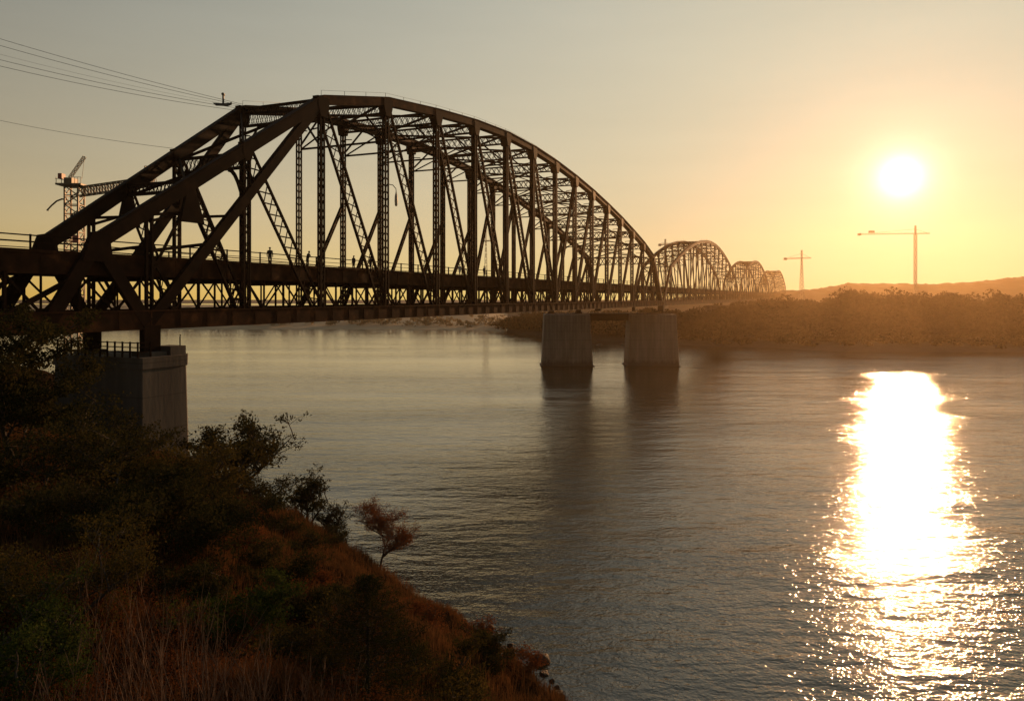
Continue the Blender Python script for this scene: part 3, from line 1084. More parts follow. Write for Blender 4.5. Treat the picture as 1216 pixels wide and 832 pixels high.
def column(x0, x1, tx0, tx1, y0, y1, z1):
    m = MB()
    ox, oy = 42, 229
    zb = -4.0
    ex = .15
    ring0 = [(x0 - ex, y0 - .5), (x1 + ex, y0 - .5), (x1 + ex, y1 + .5), (x0 - ex, y1 + .5)]
    ring1 = [(tx0, y0 + .2), (tx1, y0 + .2), (tx1, y1 - .2), (tx0, y1 - .2)]
    c = [(x - ox, y - oy, zb) for x, y in ring0] + [(x - ox, y - oy, z1) for x, y in ring1]
    m.hexa(c)
    p = m.build('column', M['concrete'], tp)
    bv = p.modifiers.new('bevel', 'BEVEL'); bv.width = .25; bv.segments = 2
    f = MB().box((x0 - ox - .35, y0 - oy - .7, -.6), (x1 - ox + .35, y1 - oy + .7, .22)).build('footing', M['concrete_old'], p)
    return p


YF = 226.0
xs = lambda px: (px - CX) / F_PX * YF
column(xs(643.5), xs(704.5), xs(646.5), xs(701), YF, YF + 9, 15.55)
column(xs(745.5), xs(807), xs(749), xs(803.5), YF, YF + 9, 15.55)
MB().box((xs(700.5) - 42, 1.0, 13.5), (xs(749.5) - 42, 5.2, 15.5)).build('cap_beam', M['steel'], tp)
MB().box((xs(650) - 42, .8, 15.556), (xs(800) - 42, 5.4, 15.8)).build('walkway_slab', M['steel'], tp)
for px in (656, 689):
    m_ = MB().box((xs(px) - 42 - .75, 2.2, 15.81), (xs(px) - 42 + .75, 4.0, 17.4))
    m_.box((xs(px) - 42 - 1.1, 1.9, 15.803), (xs(px) - 42 + 1.1, 4.3, 16.1))
    m_.build('bearing_pedestal', M['steel'], tp)
MB().box((xs(652) - 42, 2.3, 17.405), (xs(748) - 42, 3.9, 18.05)).build('cross_girder', M['steel'], tp)

# plainer land piers under the far spans
for k, lab in ((2, 'plain concrete pier hidden in the far wood below the second and third spans'),
               (3, 'plain concrete pier hidden in the far wood below the third and last spans'),
               (4, 'plain concrete pier at the far end of the last span')):
    p = bp((SPAN + GAP) * k - GAP / 2, 0, 0)
    e = empty('bridge_pier', (p.x, p.y, 0), RZ)
    tag(e, lab, 'bridge pier', 'concrete piers of the bridge')
    m_ = MB(); pier_prism(m_, -2.6, 2.6, -2, W + 2, -6, 15.6, .8, .5)
    m_.build('shaft', M['concrete_old'], e)
    m_ = MB(); pier_prism(m_, -3, 3, -2.4, W + 2.4, 15.6, 16.4, .8, 0)
    m_.build('cap', M['concrete_old'], e)

# lamp hung from a near-truss vertical
lp = bp(3 * PANEL + .75, -.5, 0); lp.z = at(462, 237, lp.y).z
lamp = empty('hanging_lamp', lp, RZ)
tag(lamp, 'pale elongated lamp hung on a lattice upright of the nearest span', 'lamp')
MB().tube([(0, 0, -.8), (0, 0, -.7), (0, 0, -.2), (0, 0, .4), (0, 0, .7), (0, 0, .95)], [.07, .15, .19, .17, .11, .05], 10).build('lamp_cover', M['glass_lamp'], lamp, smooth=True)
MB().tube([(0, 0, .9), (-.05, 0, 1.3), (-.45, .2, 1.7), (-.75, .5, 1.75)], [.05] * 4).build('bracket', M['steel'], lamp)

# ------------------------------------------------------------------ overhead lines
def wire_obj(p0, p1, sag, r, label, group):
    pts = []
    for k in range(25):
        t = k / 24
        p = Vector(p0).lerp(Vector(p1), t)
        p.z -= sag * 4 * t * (1 - t)
        pts.append(p)
    mid = pts[0]
    o = MB().tube([p - mid for p in pts], [r] * 25, 5).build('power_line', M['wire'], None, mid)
    tag(o, label, 'cable', group)
    return o


T1far = bp(1.87 * PANEL, spacing(1.87 * PANEL), TOPS[2])


def line_through(px0, py0, dz, label, r=.022, lift=0.0):
    end = T1far + Vector((0, 0, .1 - lift))
    # start well outside the frame on the straight through (px0,py0)
    Ystart = 74
    a = at(px0, py0, Ystart)
    s = end + (a - end) * 1.35
    return wire_obj(s, end, dz, r, label, 'overhead lines at the top left')


line_through(0, 43, .35, 'uppermost of the thin dark cables running down to the arch at top left')
line_through(0, 50, .45, 'second cable from the top, close under the uppermost one', lift=.15)
line_through(0, 60, .5, 'faint thin middle cable between the two pairs at top left', .010, .3)
line_through(0, 66, .55, 'fourth cable from the top, upper one of the lower pair', lift=.5)
line_through(0, 73, .6, 'fifth cable from the top, lower one of the lower pair', lift=.75)
ea = bp(.95 * PANEL, spacing(.95 * PANEL), endpost_z(.95) + .1)
a = at(0, 140, 76); wire_obj(ea + (a - ea) * 1.35, ea, .35, .018, 'lone low cable meeting the sloping end post of the arch', 'overhead lines at the top left')

# carriage riding on the cables
cp = at(264, 124, 84)
cc = empty('cable_carriage', cp, R(5))
tag(cc, 'small dark carriage with an upright mast riding on the overhead cables', 'carriage')
MB().prism([(-1.0, .10), (-.75, -.12), (.55, -.16), (.95, .02), (1.02, .22), (.8, .12), (.3, .08), (-.3, .08), (-.7, .10)], -.22, .22).build('hull', M['wire'], cc)
MB().bar((.1, 0, .05), (.1, 0, 1.15), .16, .18).build('mast', M['wire'], cc)
MB().tube([(.1, -.2, 1.1), (.1, .2, 1.1)], [.16, .16], 10).build('pulley', M['wire'], cc)

# ------------------------------------------------------------------ cranes
def lattice_mast(m, x0, z0, x1, z1, wd, bar_, n):
    """Square lattice between two points in the local xz plane."""
    p0, p1 = Vector((x0, 0, z0)), Vector((x1, 0, z1))
    d = (p1 - p0); L = d.length; d.normalize()
    s = Vector((0, 1, 0)); u = d.cross(s)
    cs = [s * (a * wd / 2) + u * (b * wd / 2) for a, b in ((-1, -1), (1, -1), (1, 1), (-1, 1))]
    for c in cs: m.bar(p0 + c, p1 + c, bar_, bar_)
    for k in range(n):
        q0, q1 = p0 + d * (L * k / n), p0 + d * (L * (k + 1) / n)
        for i in range(4):
            a, b = cs[i], cs[(i + 1) % 4]
            if k % 2: a, b = b, a
            m.bar(q0 + a, q1 + b, bar_ * .6, bar_ * .6)
            m.bar(q1 + a, q1 + b, bar_ * .6, bar_ * .6)


CY = 104.0
cpos = at(88.5, 353, CY)
gz = hz(cpos.x, CY)
cr = empty('tower_crane', (cpos.x, CY, gz), R(4))
tag(cr, 'tan lattice tower crane behind the railing at far left, with a stubby raised boom', 'crane', 'tower cranes')
k_ = CY / F_PX
zc = lambda py: CAM_Z - (py - HY) * k_ - gz
xc = lambda px: (px - 88.5) * k_
m_ = MB(); lattice_mast(m_, 0, 0, 0, zc(222), 1.75, .20, 26); m_.build('mast', M['crane'], cr)
m_ = MB().box((xc(72), -1.3, zc(221)), (xc(101), 1.3, zc(219)))
for px in (73, 79, 94, 97.5, 101):
    m_.bar((xc(px), -1.25, zc(219)), (xc(px), -1.25, zc(212)), .06, .06)
m_.bar((xc(92), -1.25, zc(212)), (xc(101), -1.25, zc(212)), .06, .06)
m_.bar((xc(72), -1.25, zc(214)), (xc(80), -1.25, zc(214)), .06, .06)
m_.build('platform', M['crane'], cr)
m_ = MB().box((xc(80), -.9, zc(218.9)), (xc(89), .9, zc(212))); m_.build('cab', M['crane'], cr)
m_ = MB(); lattice_mast(m_, xc(83), zc(211.5), xc(100), zc(186), .32, .055, 9)
m_.bar((xc(100), 0, zc(186)), (xc(97), 0, zc(212)), .04, .04)
m_.build('boom', M['crane'], cr)
m_ = MB(); lattice_mast(m_, xc(96), zc(227.5), xc(181), zc(214), 1.15, .13, 26); m_.build('jib', M['crane'], cr)
m_ = MB().box((xc(71.5), -.5, zc(213)), (xc(76), .5, zc(206.5))); m_.build('winch_box', M['red_paint'], cr)
m_ = MB()
for px in (171, 179):
    for yy in (-.5, .5):
        m_.bar((xc(px), yy, zc(214)), (xc(px), yy, zc(197)), .1, .1)
for py in (197, 202, 207, 212):
    for yy in (-.5, .5):
        m_.bar((xc(171), yy, zc(py)), (xc(179), yy, zc(py)), .07, .07)
    m_.bar((xc(171), -.5, zc(py)), (xc(171), .5, zc(py)), .07, .07, (1, 0, 0)); m_.bar((xc(179), -.5, zc(py)), (xc(179), .5, zc(py)), .07, .07, (1, 0, 0))
m_.build('basket', M['crane'], cr)
pts = [(xc(80), 0, zc(237)), (xc(74), 0, zc(236.5)), (xc(68), 0, zc(239)), (xc(62), 0, zc(244.5)), (xc(58), 0, zc(249)), (xc(57.5), 0, zc(250.5))]
MB().tube(pts, [.11, .11, .11, .11, .11, .17], 6).build('hose_arm', M['crane'], cr)
m_ = MB().box((xc(91), -1.2, zc(289)), (xc(98), -.9, zc(280))); m_.build('panel', M['red_paint'], cr)


def far_crane(px, top, armL, armR, army, Y, label, taper=False, trolley=None):
    p = at(px, 353, Y)
    gz_ = max(2.0, float(far_h(np.array([p.x]), np.array([Y]))[0])) - .5
    e = empty('tower_crane', (p.x, Y, gz_))
    tag(e, label, 'crane', 'tower cranes')
    k = Y / F_PX
    z = lambda py: CAM_Z - (py - HY) * k - gz_
    x = lambda q: (q - px) * k
    m = MB()
    wd = 2.4 * k
    if taper:
        for sx, sy in ((-1, -1), (1, -1), (1, 1), (-1, 1)):
            m.bar((sx * 2.6 * wd / 2, sy * 2.6 * wd / 2, 0), (sx * .25 * wd, sy * .25 * wd, z(army)), .22, .22)
        n = 14
        for kk in range(n):
            f0, f1 = kk / n, (kk + 1) / n
            w0 = 2.6 * wd / 2 * (1 - f0) + .25 * wd * f0; w1 = 2.6 * wd / 2 * (1 - f1) + .25 * wd * f1
            for sy in (-1, 1):
                m.bar((-w0, sy * w0, z(army) * f0), (w1, sy * w1, z(army) * f1), .2, .2)
                m.bar((w0, sy * w0, z(army) * f0), (-w1, sy * w1, z(army) * f1), .2, .2)
    else:
        lattice_mast(m, 0, 0, 0, z(army), wd, .26, 22)
    m.build('mast', M['pylon'], e)
    m = MB(); lattice_mast(m, 0, z(army), 0, z(top), wd * .55, .22, 5); m.build('mast_top', M['pylon'], e)
    m = MB(); lattice_mast(m, x(armL), z(army + .6), x(armR), z(army - .3), 1.25 * k, .15, 26); m.build('jib', M['pylon'], e)
    m = MB().bar((0, 0, z(top + 4)), (x(armL) * .72, 0, z(army - 1)), .16, .16).bar((0, 0, z(top + 4)), (x(armR) * .8, 0, z(army - 1)), .16, .16)
    m.build('tie_rod', M['pylon'], e)
    if trolley:
        MB().box((x(trolley - 3), -1, z(army - 1)), (x(trolley + 3), 1, z(army - 3.5))).build('trolley', M['pylon'], e)
    MB().box((x(armL), -1, z(army + 2.2)), (x(armL + 3), 1, z(army - .5))).build('counterweight', M['pylon'], e)


far_crane(1087, 268, 1019, 1104, 277.5, 560, 'tall hazy tower crane with a long jib above the far wood, under the sun', trolley=1035)
far_crane(952, 297, 931, 963, 306.5, 640, 'smaller hazy mast with a short cross arm, right of the last span', taper=True)
far_crane(790, 284, 782, 798, 290, 520, 'faint thin mast showing between the first and second spans', taper=True)
far_crane(577, 262, 571, 584, 286, 520, 'faint lattice mast seen through the web of the nearest span', taper=True)

# ------------------------------------------------------------------ people on the deck
def make_person(name, loc, rz, pose, mat, hair_mat, label, scale=1.0):
    v = {}
    J = []
    def jn(key, co, r):
        v[key] = len(J); J.append((co, r))
    lean = .16 if pose == 'lean' else 0
    jn('pelvis', (0, 0, .95), .155)
    jn('belly', (lean * .4, 0, 1.10), .15)
    jn('chest', (lean * .9, 0, 1.32), .17)
    jn('neck0', (lean * 1.1, 0, 1.47), .085)
    jn('neck', (lean * 1.3, 0, 1.53), .06)
    jn('head', (lean * 1.5 + .015, 0, 1.62), .10)
    jn('crown', (lean * 1.5 + .005, 0, 1.73), .075)
    E = [('pelvis', 'belly'), ('belly', 'chest'), ('chest', 'neck0'), ('neck0', 'neck'), ('neck', 'head'), ('head', 'crown')]
    jn('nose', (lean * 1.5 + .115, 0, 1.615), .022); E.append(('head', 'nose'))
    step = .22 if pose == 'walk' else .03
    for s, nm in ((-1, 'r'), (1, 'l')):
        jn('hip' + nm, (0, s * .09, .90), .115)
        jn('knee' + nm, (s * step * .6 + .03, s * .10, .50), .075)
        jn('ank' + nm, (s * step - .02, s * .105, .09), .05)
        jn('toe' + nm, (s * step + .14, s * .12, .045), .042)
        jn('sho' + nm, (lean * .95, s * .19, 1.40), .075)
        if pose == 'lean':
            el, wr, ha = (.22, s * .26, 1.14), (.42, s * .16, 1.10), (.50, s * .12, 1.10)
        elif pose == 'walk':
            el, wr, ha = (-s * .10, s * .25, 1.12), (-s * .02 + .06, s * .25, .90), (-s * .02 + .10, s * .245, .82)
        else:
            el, wr, ha = (-.02, s * .26, 1.12), (.05, s * .26, .88), (.07, s * .25, .79)
        jn('elb' + nm, el, .055); jn('wri' + nm, wr, .038); jn('han' + nm, ha, .042)
        E += [('pelvis', 'hip' + nm), ('hip' + nm, 'knee' + nm), ('knee' + nm, 'ank' + nm), ('ank' + nm, 'toe' + nm),
              ('chest', 'sho' + nm), ('sho' + nm, 'elb' + nm), ('elb' + nm, 'wri' + nm), ('wri' + nm, 'han' + nm)]
    me = bpy.data.meshes.new('skeleton')
    me.from_pydata([c for c, _ in J], [(v[a], v[b]) for a, b in E], [])
    tmp = bpy.data.objects.new('tmp_body', me); COL.objects.link(tmp)
    sk = tmp.modifiers.new('skin', 'SKIN'); sk.use_smooth_shade = True
    for i, (_, r) in enumerate(J):
        me.skin_vertices[0].data[i].radius = (r, r)
    me.skin_vertices[0].data[0].use_root = True
    tmp.modifiers.new('sub', 'SUBSURF').levels = 1
    bpy.context.view_layer.update()
    dg = bpy.context.evaluated_depsgraph_get()
    body = bpy.data.meshes.new_from_object(tmp.evaluated_get(dg))
    bpy.data.objects.remove(tmp)
    body.materials.clear()
    root = empty(name, loc, rz); root.scale = (scale,) * 3
    b = link_mesh('body', body, [mat, M['skin']], root)
    for p in body.polygons:
        c = p.center
        hand = (abs(c.y) > .2 and c.z < .90 and c.z > .7 and pose != 'lean')
        p.material_index = 1 if (c.z > 1.50 or hand) else 0
    # hair or cap: a shell over the crown
    hm = MB(); hc = Vector((lean * 1.5 - .005, 0, 1.665))
    n = len(hm.v); rows = 5
    for i in range(rows):
        ph = i / (rows - 1) * math.pi * .56
        for k in range(12):
            t = 2 * math.pi * k / 12
            hm.v.append((hc.x + .118 * math.sin(ph) * math.cos(t) - .02 * math.sin(ph), .112 * math.sin(ph) * math.sin(t), hc.z + .11 * math.cos(ph)))
    for i in range(rows - 1):
        for k in range(12):
            k2 = (k + 1) % 12
            hm.f.append((i*12 + k, (i+1)*12 + k, (i+1)*12 + k2, i*12 + k2))
    hm.build('hair' if hair_mat is M['hair'] else 'cap', hair_mat, root, smooth=True)
    tag(root, label, 'person')
    return root


def on_deck(px, w, lat=0):
    """Deck point at lateral offset w that shows at photo column px."""
    # solve for t
    lo, hi = -40.0, 600.0
    for _ in range(60):
        mid = (lo + hi) / 2
        p = bp(mid, w, 0)
        if (p.x / p.y) * F_PX + CX < px: lo = mid
        else: hi = mid
    p = bp(lo, w, DECK_T + .015); return p


PEOPLE = [
    (320.5, 1.75, 'stand', 'cloth_dark', 'hair', 1.02, 'person in dark clothes standing at the railing, in the open bay with only sky behind', R(-60)),
    (365, 1.6, 'lean', 'cloth_dark', 'hair', .98, 'person in dark clothes leaning on the railing by the third lattice diagonal', RZ - R(90)),
    (420, 1.7, 'stand', 'cloth_dark', 'cloth_red', .95, 'person in a red cap and dark clothes standing behind the railing', R(150)),
    (440, 1.6, 'walk', 'cloth_dark', 'hair', .98, 'person in dark clothes walking beside a lattice diagonal, right of the red cap', RZ),
    (546, 1.7, 'walk', 'cloth_pale', 'hair', .97, 'person in pale clothes walking along the deck mid-span', RZ + R(180)),
    (575, 1.6, 'stand', 'cloth_dark', 'hair', 1.0, 'small far person in dark clothes standing just right of the pale walker', R(-40)),
    (652, 1.7, 'walk', 'cloth_dark', 'hair', 1.0, 'tiny dark person walking near the far end of the nearest span', RZ),
    (36, W - 2.0, 'stand', 'cloth_dark', 'hair', .8, 'x', 0),
]
for px, w, pose, cm, hm_, sc_, lab, rz in PEOPLE:
    if lab == 'x': continue
    p = on_deck(px, w)
    make_person('person', p, rz, pose, M[cm], M[hm_], lab, sc_)

# ------------------------------------------------------------------ rocks
def rock(px, py, wpx, hpx, seed, label, name='rock', Y=None):
    if Y is None: Y = F_PX * CAM_Z / (py - HY)
    p = at(px, py, Y)
    z = max(hz(p.x, p.y), 0.0) if Y < 120 else 0.0
    k = Y / F_PX
    g = np.random.default_rng(seed)
    nu, nv = 20, 12
    V = []
    for i in range(nv + 1):
        ph = math.pi * i / nv
        for j in range(nu):
            th = 2 * math.pi * j / nu
            V.append((math.sin(ph) * math.cos(th), math.sin(ph) * math.sin(th), math.cos(ph)))
    V = np.array(V)
    for _ in range(14):                                          # cleave the lump with planes
        n = g.normal(size=3); n /= np.linalg.norm(n)
        d = g.uniform(.38, .8)
        over = np.maximum(V @ n - d, 0)
        V = V - over[:, None] * n[None, :] * .92
    V = V * (1 + .06 * fbm(V[:, 0] * 3 + seed, V[:, 1] * 3 + V[:, 2] * 2, seed, 3))[:, None]
    V *= np.array([wpx * k / 2, wpx * k / 2 * .8, hpx * k * .75])
    Fq = []
    for i in range(nv):
        for j in range(nu):
            j2 = (j + 1) % nu
            Fq.append((i*nu + j, (i+1)*nu + j, (i+1)*nu + j2, i*nu + j2))
    me = np_mesh(name, V, Fq)
    o = link_mesh(name, me, M['rock'], None, (p.x, p.y, z - .12 * hpx * k))
    o.rotation_euler = (0, 0, g.uniform(0, 6))
    tag(o, label, 'rock', 'rocks at the waterline')
    return o


rock(584, 745, 13, 9, 1, 'small dark rock in the water just off the grassy outcrop, farther of two')
rock(588, 759, 11, 5, 2, 'low flat rock in the water off the outcrop, nearer of two')
rock(637, 783, 36, 20, 3, 'broad sunlit boulder on the tip of the bank, topmost of the boulders there')
rock(648, 800, 18, 15, 4, 'dark upright boulder at the water edge below the broad sunlit one')
rock(612, 790, 30, 16, 5, 'rounded boulder half buried in rust grass, left of the broad sunlit one')
rock(572, 744, 18, 15, 6, 'craggy sunlit rock face on the river side of the grassy outcrop')
rock(658, 824, 24, 14, 8, 'small boulder at the water edge at the very bottom of the bank')
for k_, (rx, ry, rw, rh) in enumerate(((597, 754, 9, 6), (606, 766, 12, 8), (620, 772, 10, 7), (630, 778, 9, 7), (655, 809, 13, 9), (662, 817, 9, 7), (668, 829, 12, 8), (577, 748, 9, 6))):
    rock(rx, ry, rw, rh, 40 + k_, 'one of the little dark stones strewn along the foot of the near bank')
rock(712, 409.5, 13, 3, 9, 'long flat islet of dark rock in the water between the two pier columns')
rock(739, 409, 9, 2.4, 10, 'short flat islet of dark rock beside the right pier column')

# ------------------------------------------------------------------ vegetation
def grow(base, height, g, levels=3, spread=.6, n_child=(3, 5), lean=(0, 0), first=.25, up=.35, crook=.12):
    """Recursive skeleton; returns list of polylines (pts, radii) and the twig tips."""
    lines, tips = [], []

    def branch(p, d, L, r, lev):
        pts, rad = [p.copy()], [r]
        n = 4
        q = p.copy(); dd = d.copy()
        for i in range(n):
            dd = (dd + Vector(g.normal(0, crook, 3)) + Vector((0, 0, up * .12))).normalized()
            q = q + dd * (L / n)
            pts.append(q.copy()); rad.append(r * (1 - .75 * (i + 1) / n) + .002)
        lines.append((pts, rad, lev))
        if lev >= levels:
            tips.append((pts[-1], dd)); tips.append((pts[2], dd))
            return
        k = int(g.integers(n_child[0], n_child[1] + 1))
        for c in range(k):
            f = first + (1 - first) * (c + g.uniform(.2, 1)) / k if lev == 0 else g.uniform(.25, 1)
            i = min(n - 1, int(f * n)); t = f * n - i
            bp_ = pts[i].lerp(pts[min(i+1, n)], min(t, 1))
            az = g.uniform(0, 2 * math.pi)
            out = Vector((math.cos(az), math.sin(az), g.uniform(.1, .9) * up * 2)).normalized()
            nd = (dd * (1 - spread) + out * spread).normalized()
            branch(bp_, nd, L * g.uniform(.45, .68), r * g.uniform(.4, .55), lev + 1)
        tips.append((pts[-1], dd))
    d0 = Vector((lean[0], lean[1], 1)).normalized()
    branch(Vector(base), d0, height, height * .028 + .01, 0)
    return lines, tips


def skeleton_mesh(lines, name, mat, parent, scale=1.0, minr=.004):
    m = MB()
    for pts, rad, lev in lines:
        m.tube(pts, [max(r * scale, minr) for r in rad], 6 if lev < 2 else 4)
    return m.build(name, mat, parent)


def leafy(name, cat, px, Y, top, wpx, style, label, seed, group=None, leaf=.10, count=5000, mat='leaf_dark', squash=1.0, sink=.3, airy=False, stems=None):
    """Bush or small tree of true size, rooted in the bank."""
    g = np.random.default_rng(seed)
    X = (px - CX) / F_PX * Y
    gz = hz(X, Y)
    topz = CAM_Z - (top - HY) / F_PX * Y
    H = max(topz - gz, .8)
    rad = wpx / F_PX * Y / 2
    root = empty(name, (X, Y, gz))
    tag(root, label, cat, group)
    if stems:
        nst = stems
    elif style == 'tree':
        nst = 1
    else:
        nst = 5
    lines, tips = [], []
    for s in range(nst):
        if nst == 1:
            l, t = grow((0, 0, -.2), H * .72, g, 3, .62, (5, 7), first=.25)
        else:
            az = 2 * math.pi * (s + g.uniform(-.3, .3)) / nst
            rr = rad / max(H, .1)
            l, t = grow((math.cos(az) * rad * .12, math.sin(az) * rad * .12, -.2), H * g.uniform(.55, .85), g, 3, .6, (3, 5),
                        lean=(math.cos(az) * rr * .75, math.sin(az) * rr * .75), first=.2)
        lines += l; tips += t
    P = np.array([tuple(p) for p, d in tips])
    # fit the crown into the measured width and height
    c0 = P[:, :2].mean(0)
    sx = rad / max(np.percentile(np.abs(P[:, 0] - 0), 94), .05)
    sz = (H * .96) / max(P[:, 2].max(), .1)
    def fit(p): return Vector((p[0] * sx, p[1] * sx, p[2] * sz if p[2] > 0 else p[2]))
    lines = [([fit(p) for p in pts], rd, lev) for pts, rd, lev in lines]
    P = P * np.array([sx, sx, sz])
    skeleton_mesh(lines, 'trunk' if style == 'tree' else 'stems', M['bark'], root)
    per = max(3, int(count * 1.25) // len(P))
    k = np.repeat(np.arange(len(P)), per)
    clr = (rad * (.12 if airy else .16) + .05) * g.uniform(.6, 1.4, len(P))
    v = g.normal(size=(len(k), 3)); v /= np.linalg.norm(v, axis=1)[:, None]
    C = P[k] + v * (g.uniform(0, 1, len(k)) ** .45 * clr[k])[:, None] * np.array([1, 1, .7 * squash])
    if not airy:                                                # fill the skirt of the bush
        nf = count // 4
        a = g.uniform(0, 2 * math.pi, nf); r_ = rad * .95 * g.uniform(.3, 1, nf) ** .5
        zf = H * g.uniform(0, .62, nf) * (1 - (r_ / rad) ** 3 * .5)
        if style != 'tree':
            C = np.concatenate([C, np.stack([np.cos(a) * r_, np.sin(a) * r_, zf], 1)])
    # keep foliage out of the soil
    gh = h_at(C[:, 0] + X, C[:, 1] + Y) - gz
    C[:, 2] = np.maximum(C[:, 2], gh + .02)
    V, Fq = leaf_quads(C, np.full(len(C), leaf), aspect=.55, g=g)
    me = np_mesh('crown', V, Fq)
    link_mesh('crown' if style == 'tree' else 'foliage', me, M[mat], root)
    return root


def conifer(px, Y, top, wpx, label, seed):
    g = np.random.default_rng(seed)
    X = (px - CX) / F_PX * Y; gz = hz(X, Y)
    H = CAM_Z - (top - HY) / F_PX * Y - gz
    rad = wpx / F_PX * Y / 2
    root = empty('conifer', (X, Y, gz)); tag(root, label, 'tree')
    MB().tube([(0, 0, -.3), (.02, 0, H * .5), (0, .01, H)], [.09, .05, .008], 7).build('trunk', M['bark'], root)
    segs = []; br = MB()
    nb = 150
    for b in range(nb):
        f = (b + g.uniform(0, 1)) / nb
        z = H * (.02 + .96 * f)
        L = rad * (1 - f) ** .8 * g.uniform(.75, 1.12) + .10
        az = b * 2.399 + g.uniform(-.3, .3)
        d = np.array([math.cos(az), math.sin(az), .35 - .3 * (1 - f)])
        p0 = np.array([0, 0, z]); p1 = p0 + d * L + np.array([0, 0, .10 * L])
        br.tube([tuple(p0), tuple((p0 + p1) / 2 + np.array([0, 0, -.05 * L])), tuple(p1)], [.012, .008, .003], 4)
        m = int(34 + 60 * L)
        t = g.uniform(.15, 1, m) ** .8
        segs.append(p0 + (p1 - p0) * t[:, None] + g.normal(0, 1, (m, 3)) * (.16 * L * (1.15 - t) + .05)[:, None] * np.array([1, 1, .55]))
    br.build('branches', M['bark'], root)
    C = np.concatenate(segs)
    V, Fq = leaf_quads(C, np.full(len(C), .11), aspect=.22, g=g)
    link_mesh('crown', np_mesh('crown', V, Fq), M['needle'], root)
    return root


SH = 'shrubs on the near bank'
leafy('tree', 'tree', 18, 36, 357, 150, 'tree', 'tall dark leafy tree at the left edge, hiding the approach span', 101, leaf=.17, count=15000, mat='leaf_dark')
leafy('shrub', 'shrub', 38, 33, 470, 210, 'bush', 'broad dark shrub filling the space below the tall tree at left edge', 102, SH, .15, 9000)
leafy('shrub', 'shrub', 142, 40, 483, 84, 'bush', 'upright dark shrub directly below the near pier, left of the big leafy one', 103, SH, .14, 7000)
leafy('shrub', 'shrub', 196, 34, 508, 165, 'bush', 'big olive leafy shrub in front of the near pier shaft', 104, SH, .12, 14000, 'leaf_olive')
leafy('tree', 'tree', 266, 43, 487, 122, 'tree', 'airy small tree with lacy branches against the water, right of the near pier', 105, None, .17, 9500, 'leaf_dark', airy=True, stems=6)
leafy('shrub', 'shrub', 215, 28, 585, 190, 'bush', 'wide very dark shrub below the big olive one, mid hillside', 106, SH, .12, 12000)
leafy('shrub', 'shrub', 110, 27, 560, 170, 'bush', 'very dark rounded shrub behind the feathery olive mound at left', 107, SH, .12, 10000)
leafy('tree', 'tree', 364, 50, 553, 44, 'tree', 'slim small leafy tree on the skyline of the bank, left of the bare tree', 108, None, .15, 3600, 'leaf_dark', airy=True, stems=4)
leafy('shrub', 'shrub', 394, 51, 592, 36, 'bush', 'little pointed shrub on the bank edge just right of the slim tree', 109, SH, .12, 1600)
leafy('shrub', 'shrub', 290, 45, 556, 90, 'bush', 'low dark shrub at the foot of the airy lacy tree', 110, SH, .12, 4500)
conifer(436, 20.5, 682, 205, 'dark bushy conifer with a pointed top low on the bank', 120)
leafy('shrub', 'shrub', 515, 23.5, 770, 110, 'bush', 'olive shrub at the right foot of the dark conifer', 111, SH, .09, 6500, 'leaf_olive')
leafy('shrub', 'shrub', 62, 19.5, 618, 190, 'bush', 'feathery olive mound of a shrub at the lower left edge', 112, SH, .07, 15000, 'leaf_olive')
leafy('shrub', 'shrub', 28, 16, 690, 150, 'bush', 'round shrub with the greenest leaves, at the lower left edge', 113, SH, .065, 11000, 'leaf_green')
leafy('shrub', 'shrub', 285, 23, 690, 110, 'bush', 'dark green domed shrub left of the conifer, behind the dry stalks', 114, SH, .085, 8000, 'leaf_green')
leafy('shrub', 'shrub', 362, 21.5, 726, 100, 'bush', 'olive shrub tucked at the left foot of the dark conifer', 115, SH, .08, 6000, 'leaf_olive')
leafy('shrub', 'shrub', 330, 40, 636, 100, 'bush', 'dark shrub in the hollow left of the bare tree', 116, SH, .11, 5000)
leafy('shrub', 'shrub', 340, 31, 680, 110, 'bush', 'rust coloured dry shrub above the conifer, left of its tip', 117, SH, .09, 6000, 'leaf_rust')
leafy('shrub', 'shrub', 260, 33, 665, 90, 'bush', 'rust coloured dry shrub below the big olive shrub', 118, SH, .09, 5000, 'leaf_rust')
leafy('shrub', 'shrub', 553, 35, 742, 70, 'bush', 'dark rusty shrub on the shaded side of the rocky outcrop', 119, SH, .08, 3500, 'leaf_rust')
leafy('shrub', 'shrub', 600, 31.5, 800, 80, 'bush', 'rust coloured shrub spilling over the bank foot at the bottom', 121, SH, .08, 4000, 'leaf_rust')
leafy('shrub', 'shrub', 392, 46, 622, 46, 'bush', 'small dark shrub on the bank edge beneath the slim tree', 122, SH, .10, 2200)

leafy('shrub', 'shrub', 312, 29, 655, 120, 'bush', 'dark shrub between the big olive shrub and the conifer, up the hillside', 130, SH, .10, 8000)
leafy('shrub', 'shrub', 352, 26, 712, 96, 'bush', 'dark round shrub half hidden behind the left side of the conifer', 132, SH, .09, 7000)
leafy('shrub', 'shrub', 486, 33, 712, 80, 'bush', 'rusty shrub behind the conifer on its river side', 133, SH, .09, 4500, 'leaf_rust')
leafy('shrub', 'shrub', 560, 29.5, 768, 84, 'bush', 'dark shrub between the conifer and the bank foot at the bottom', 134, SH, .09, 5500)
leafy('shrub', 'shrub', 225, 24, 668, 100, 'bush', 'dark shrub standing just behind the tallest dry stalks', 136, SH, .09, 7000)

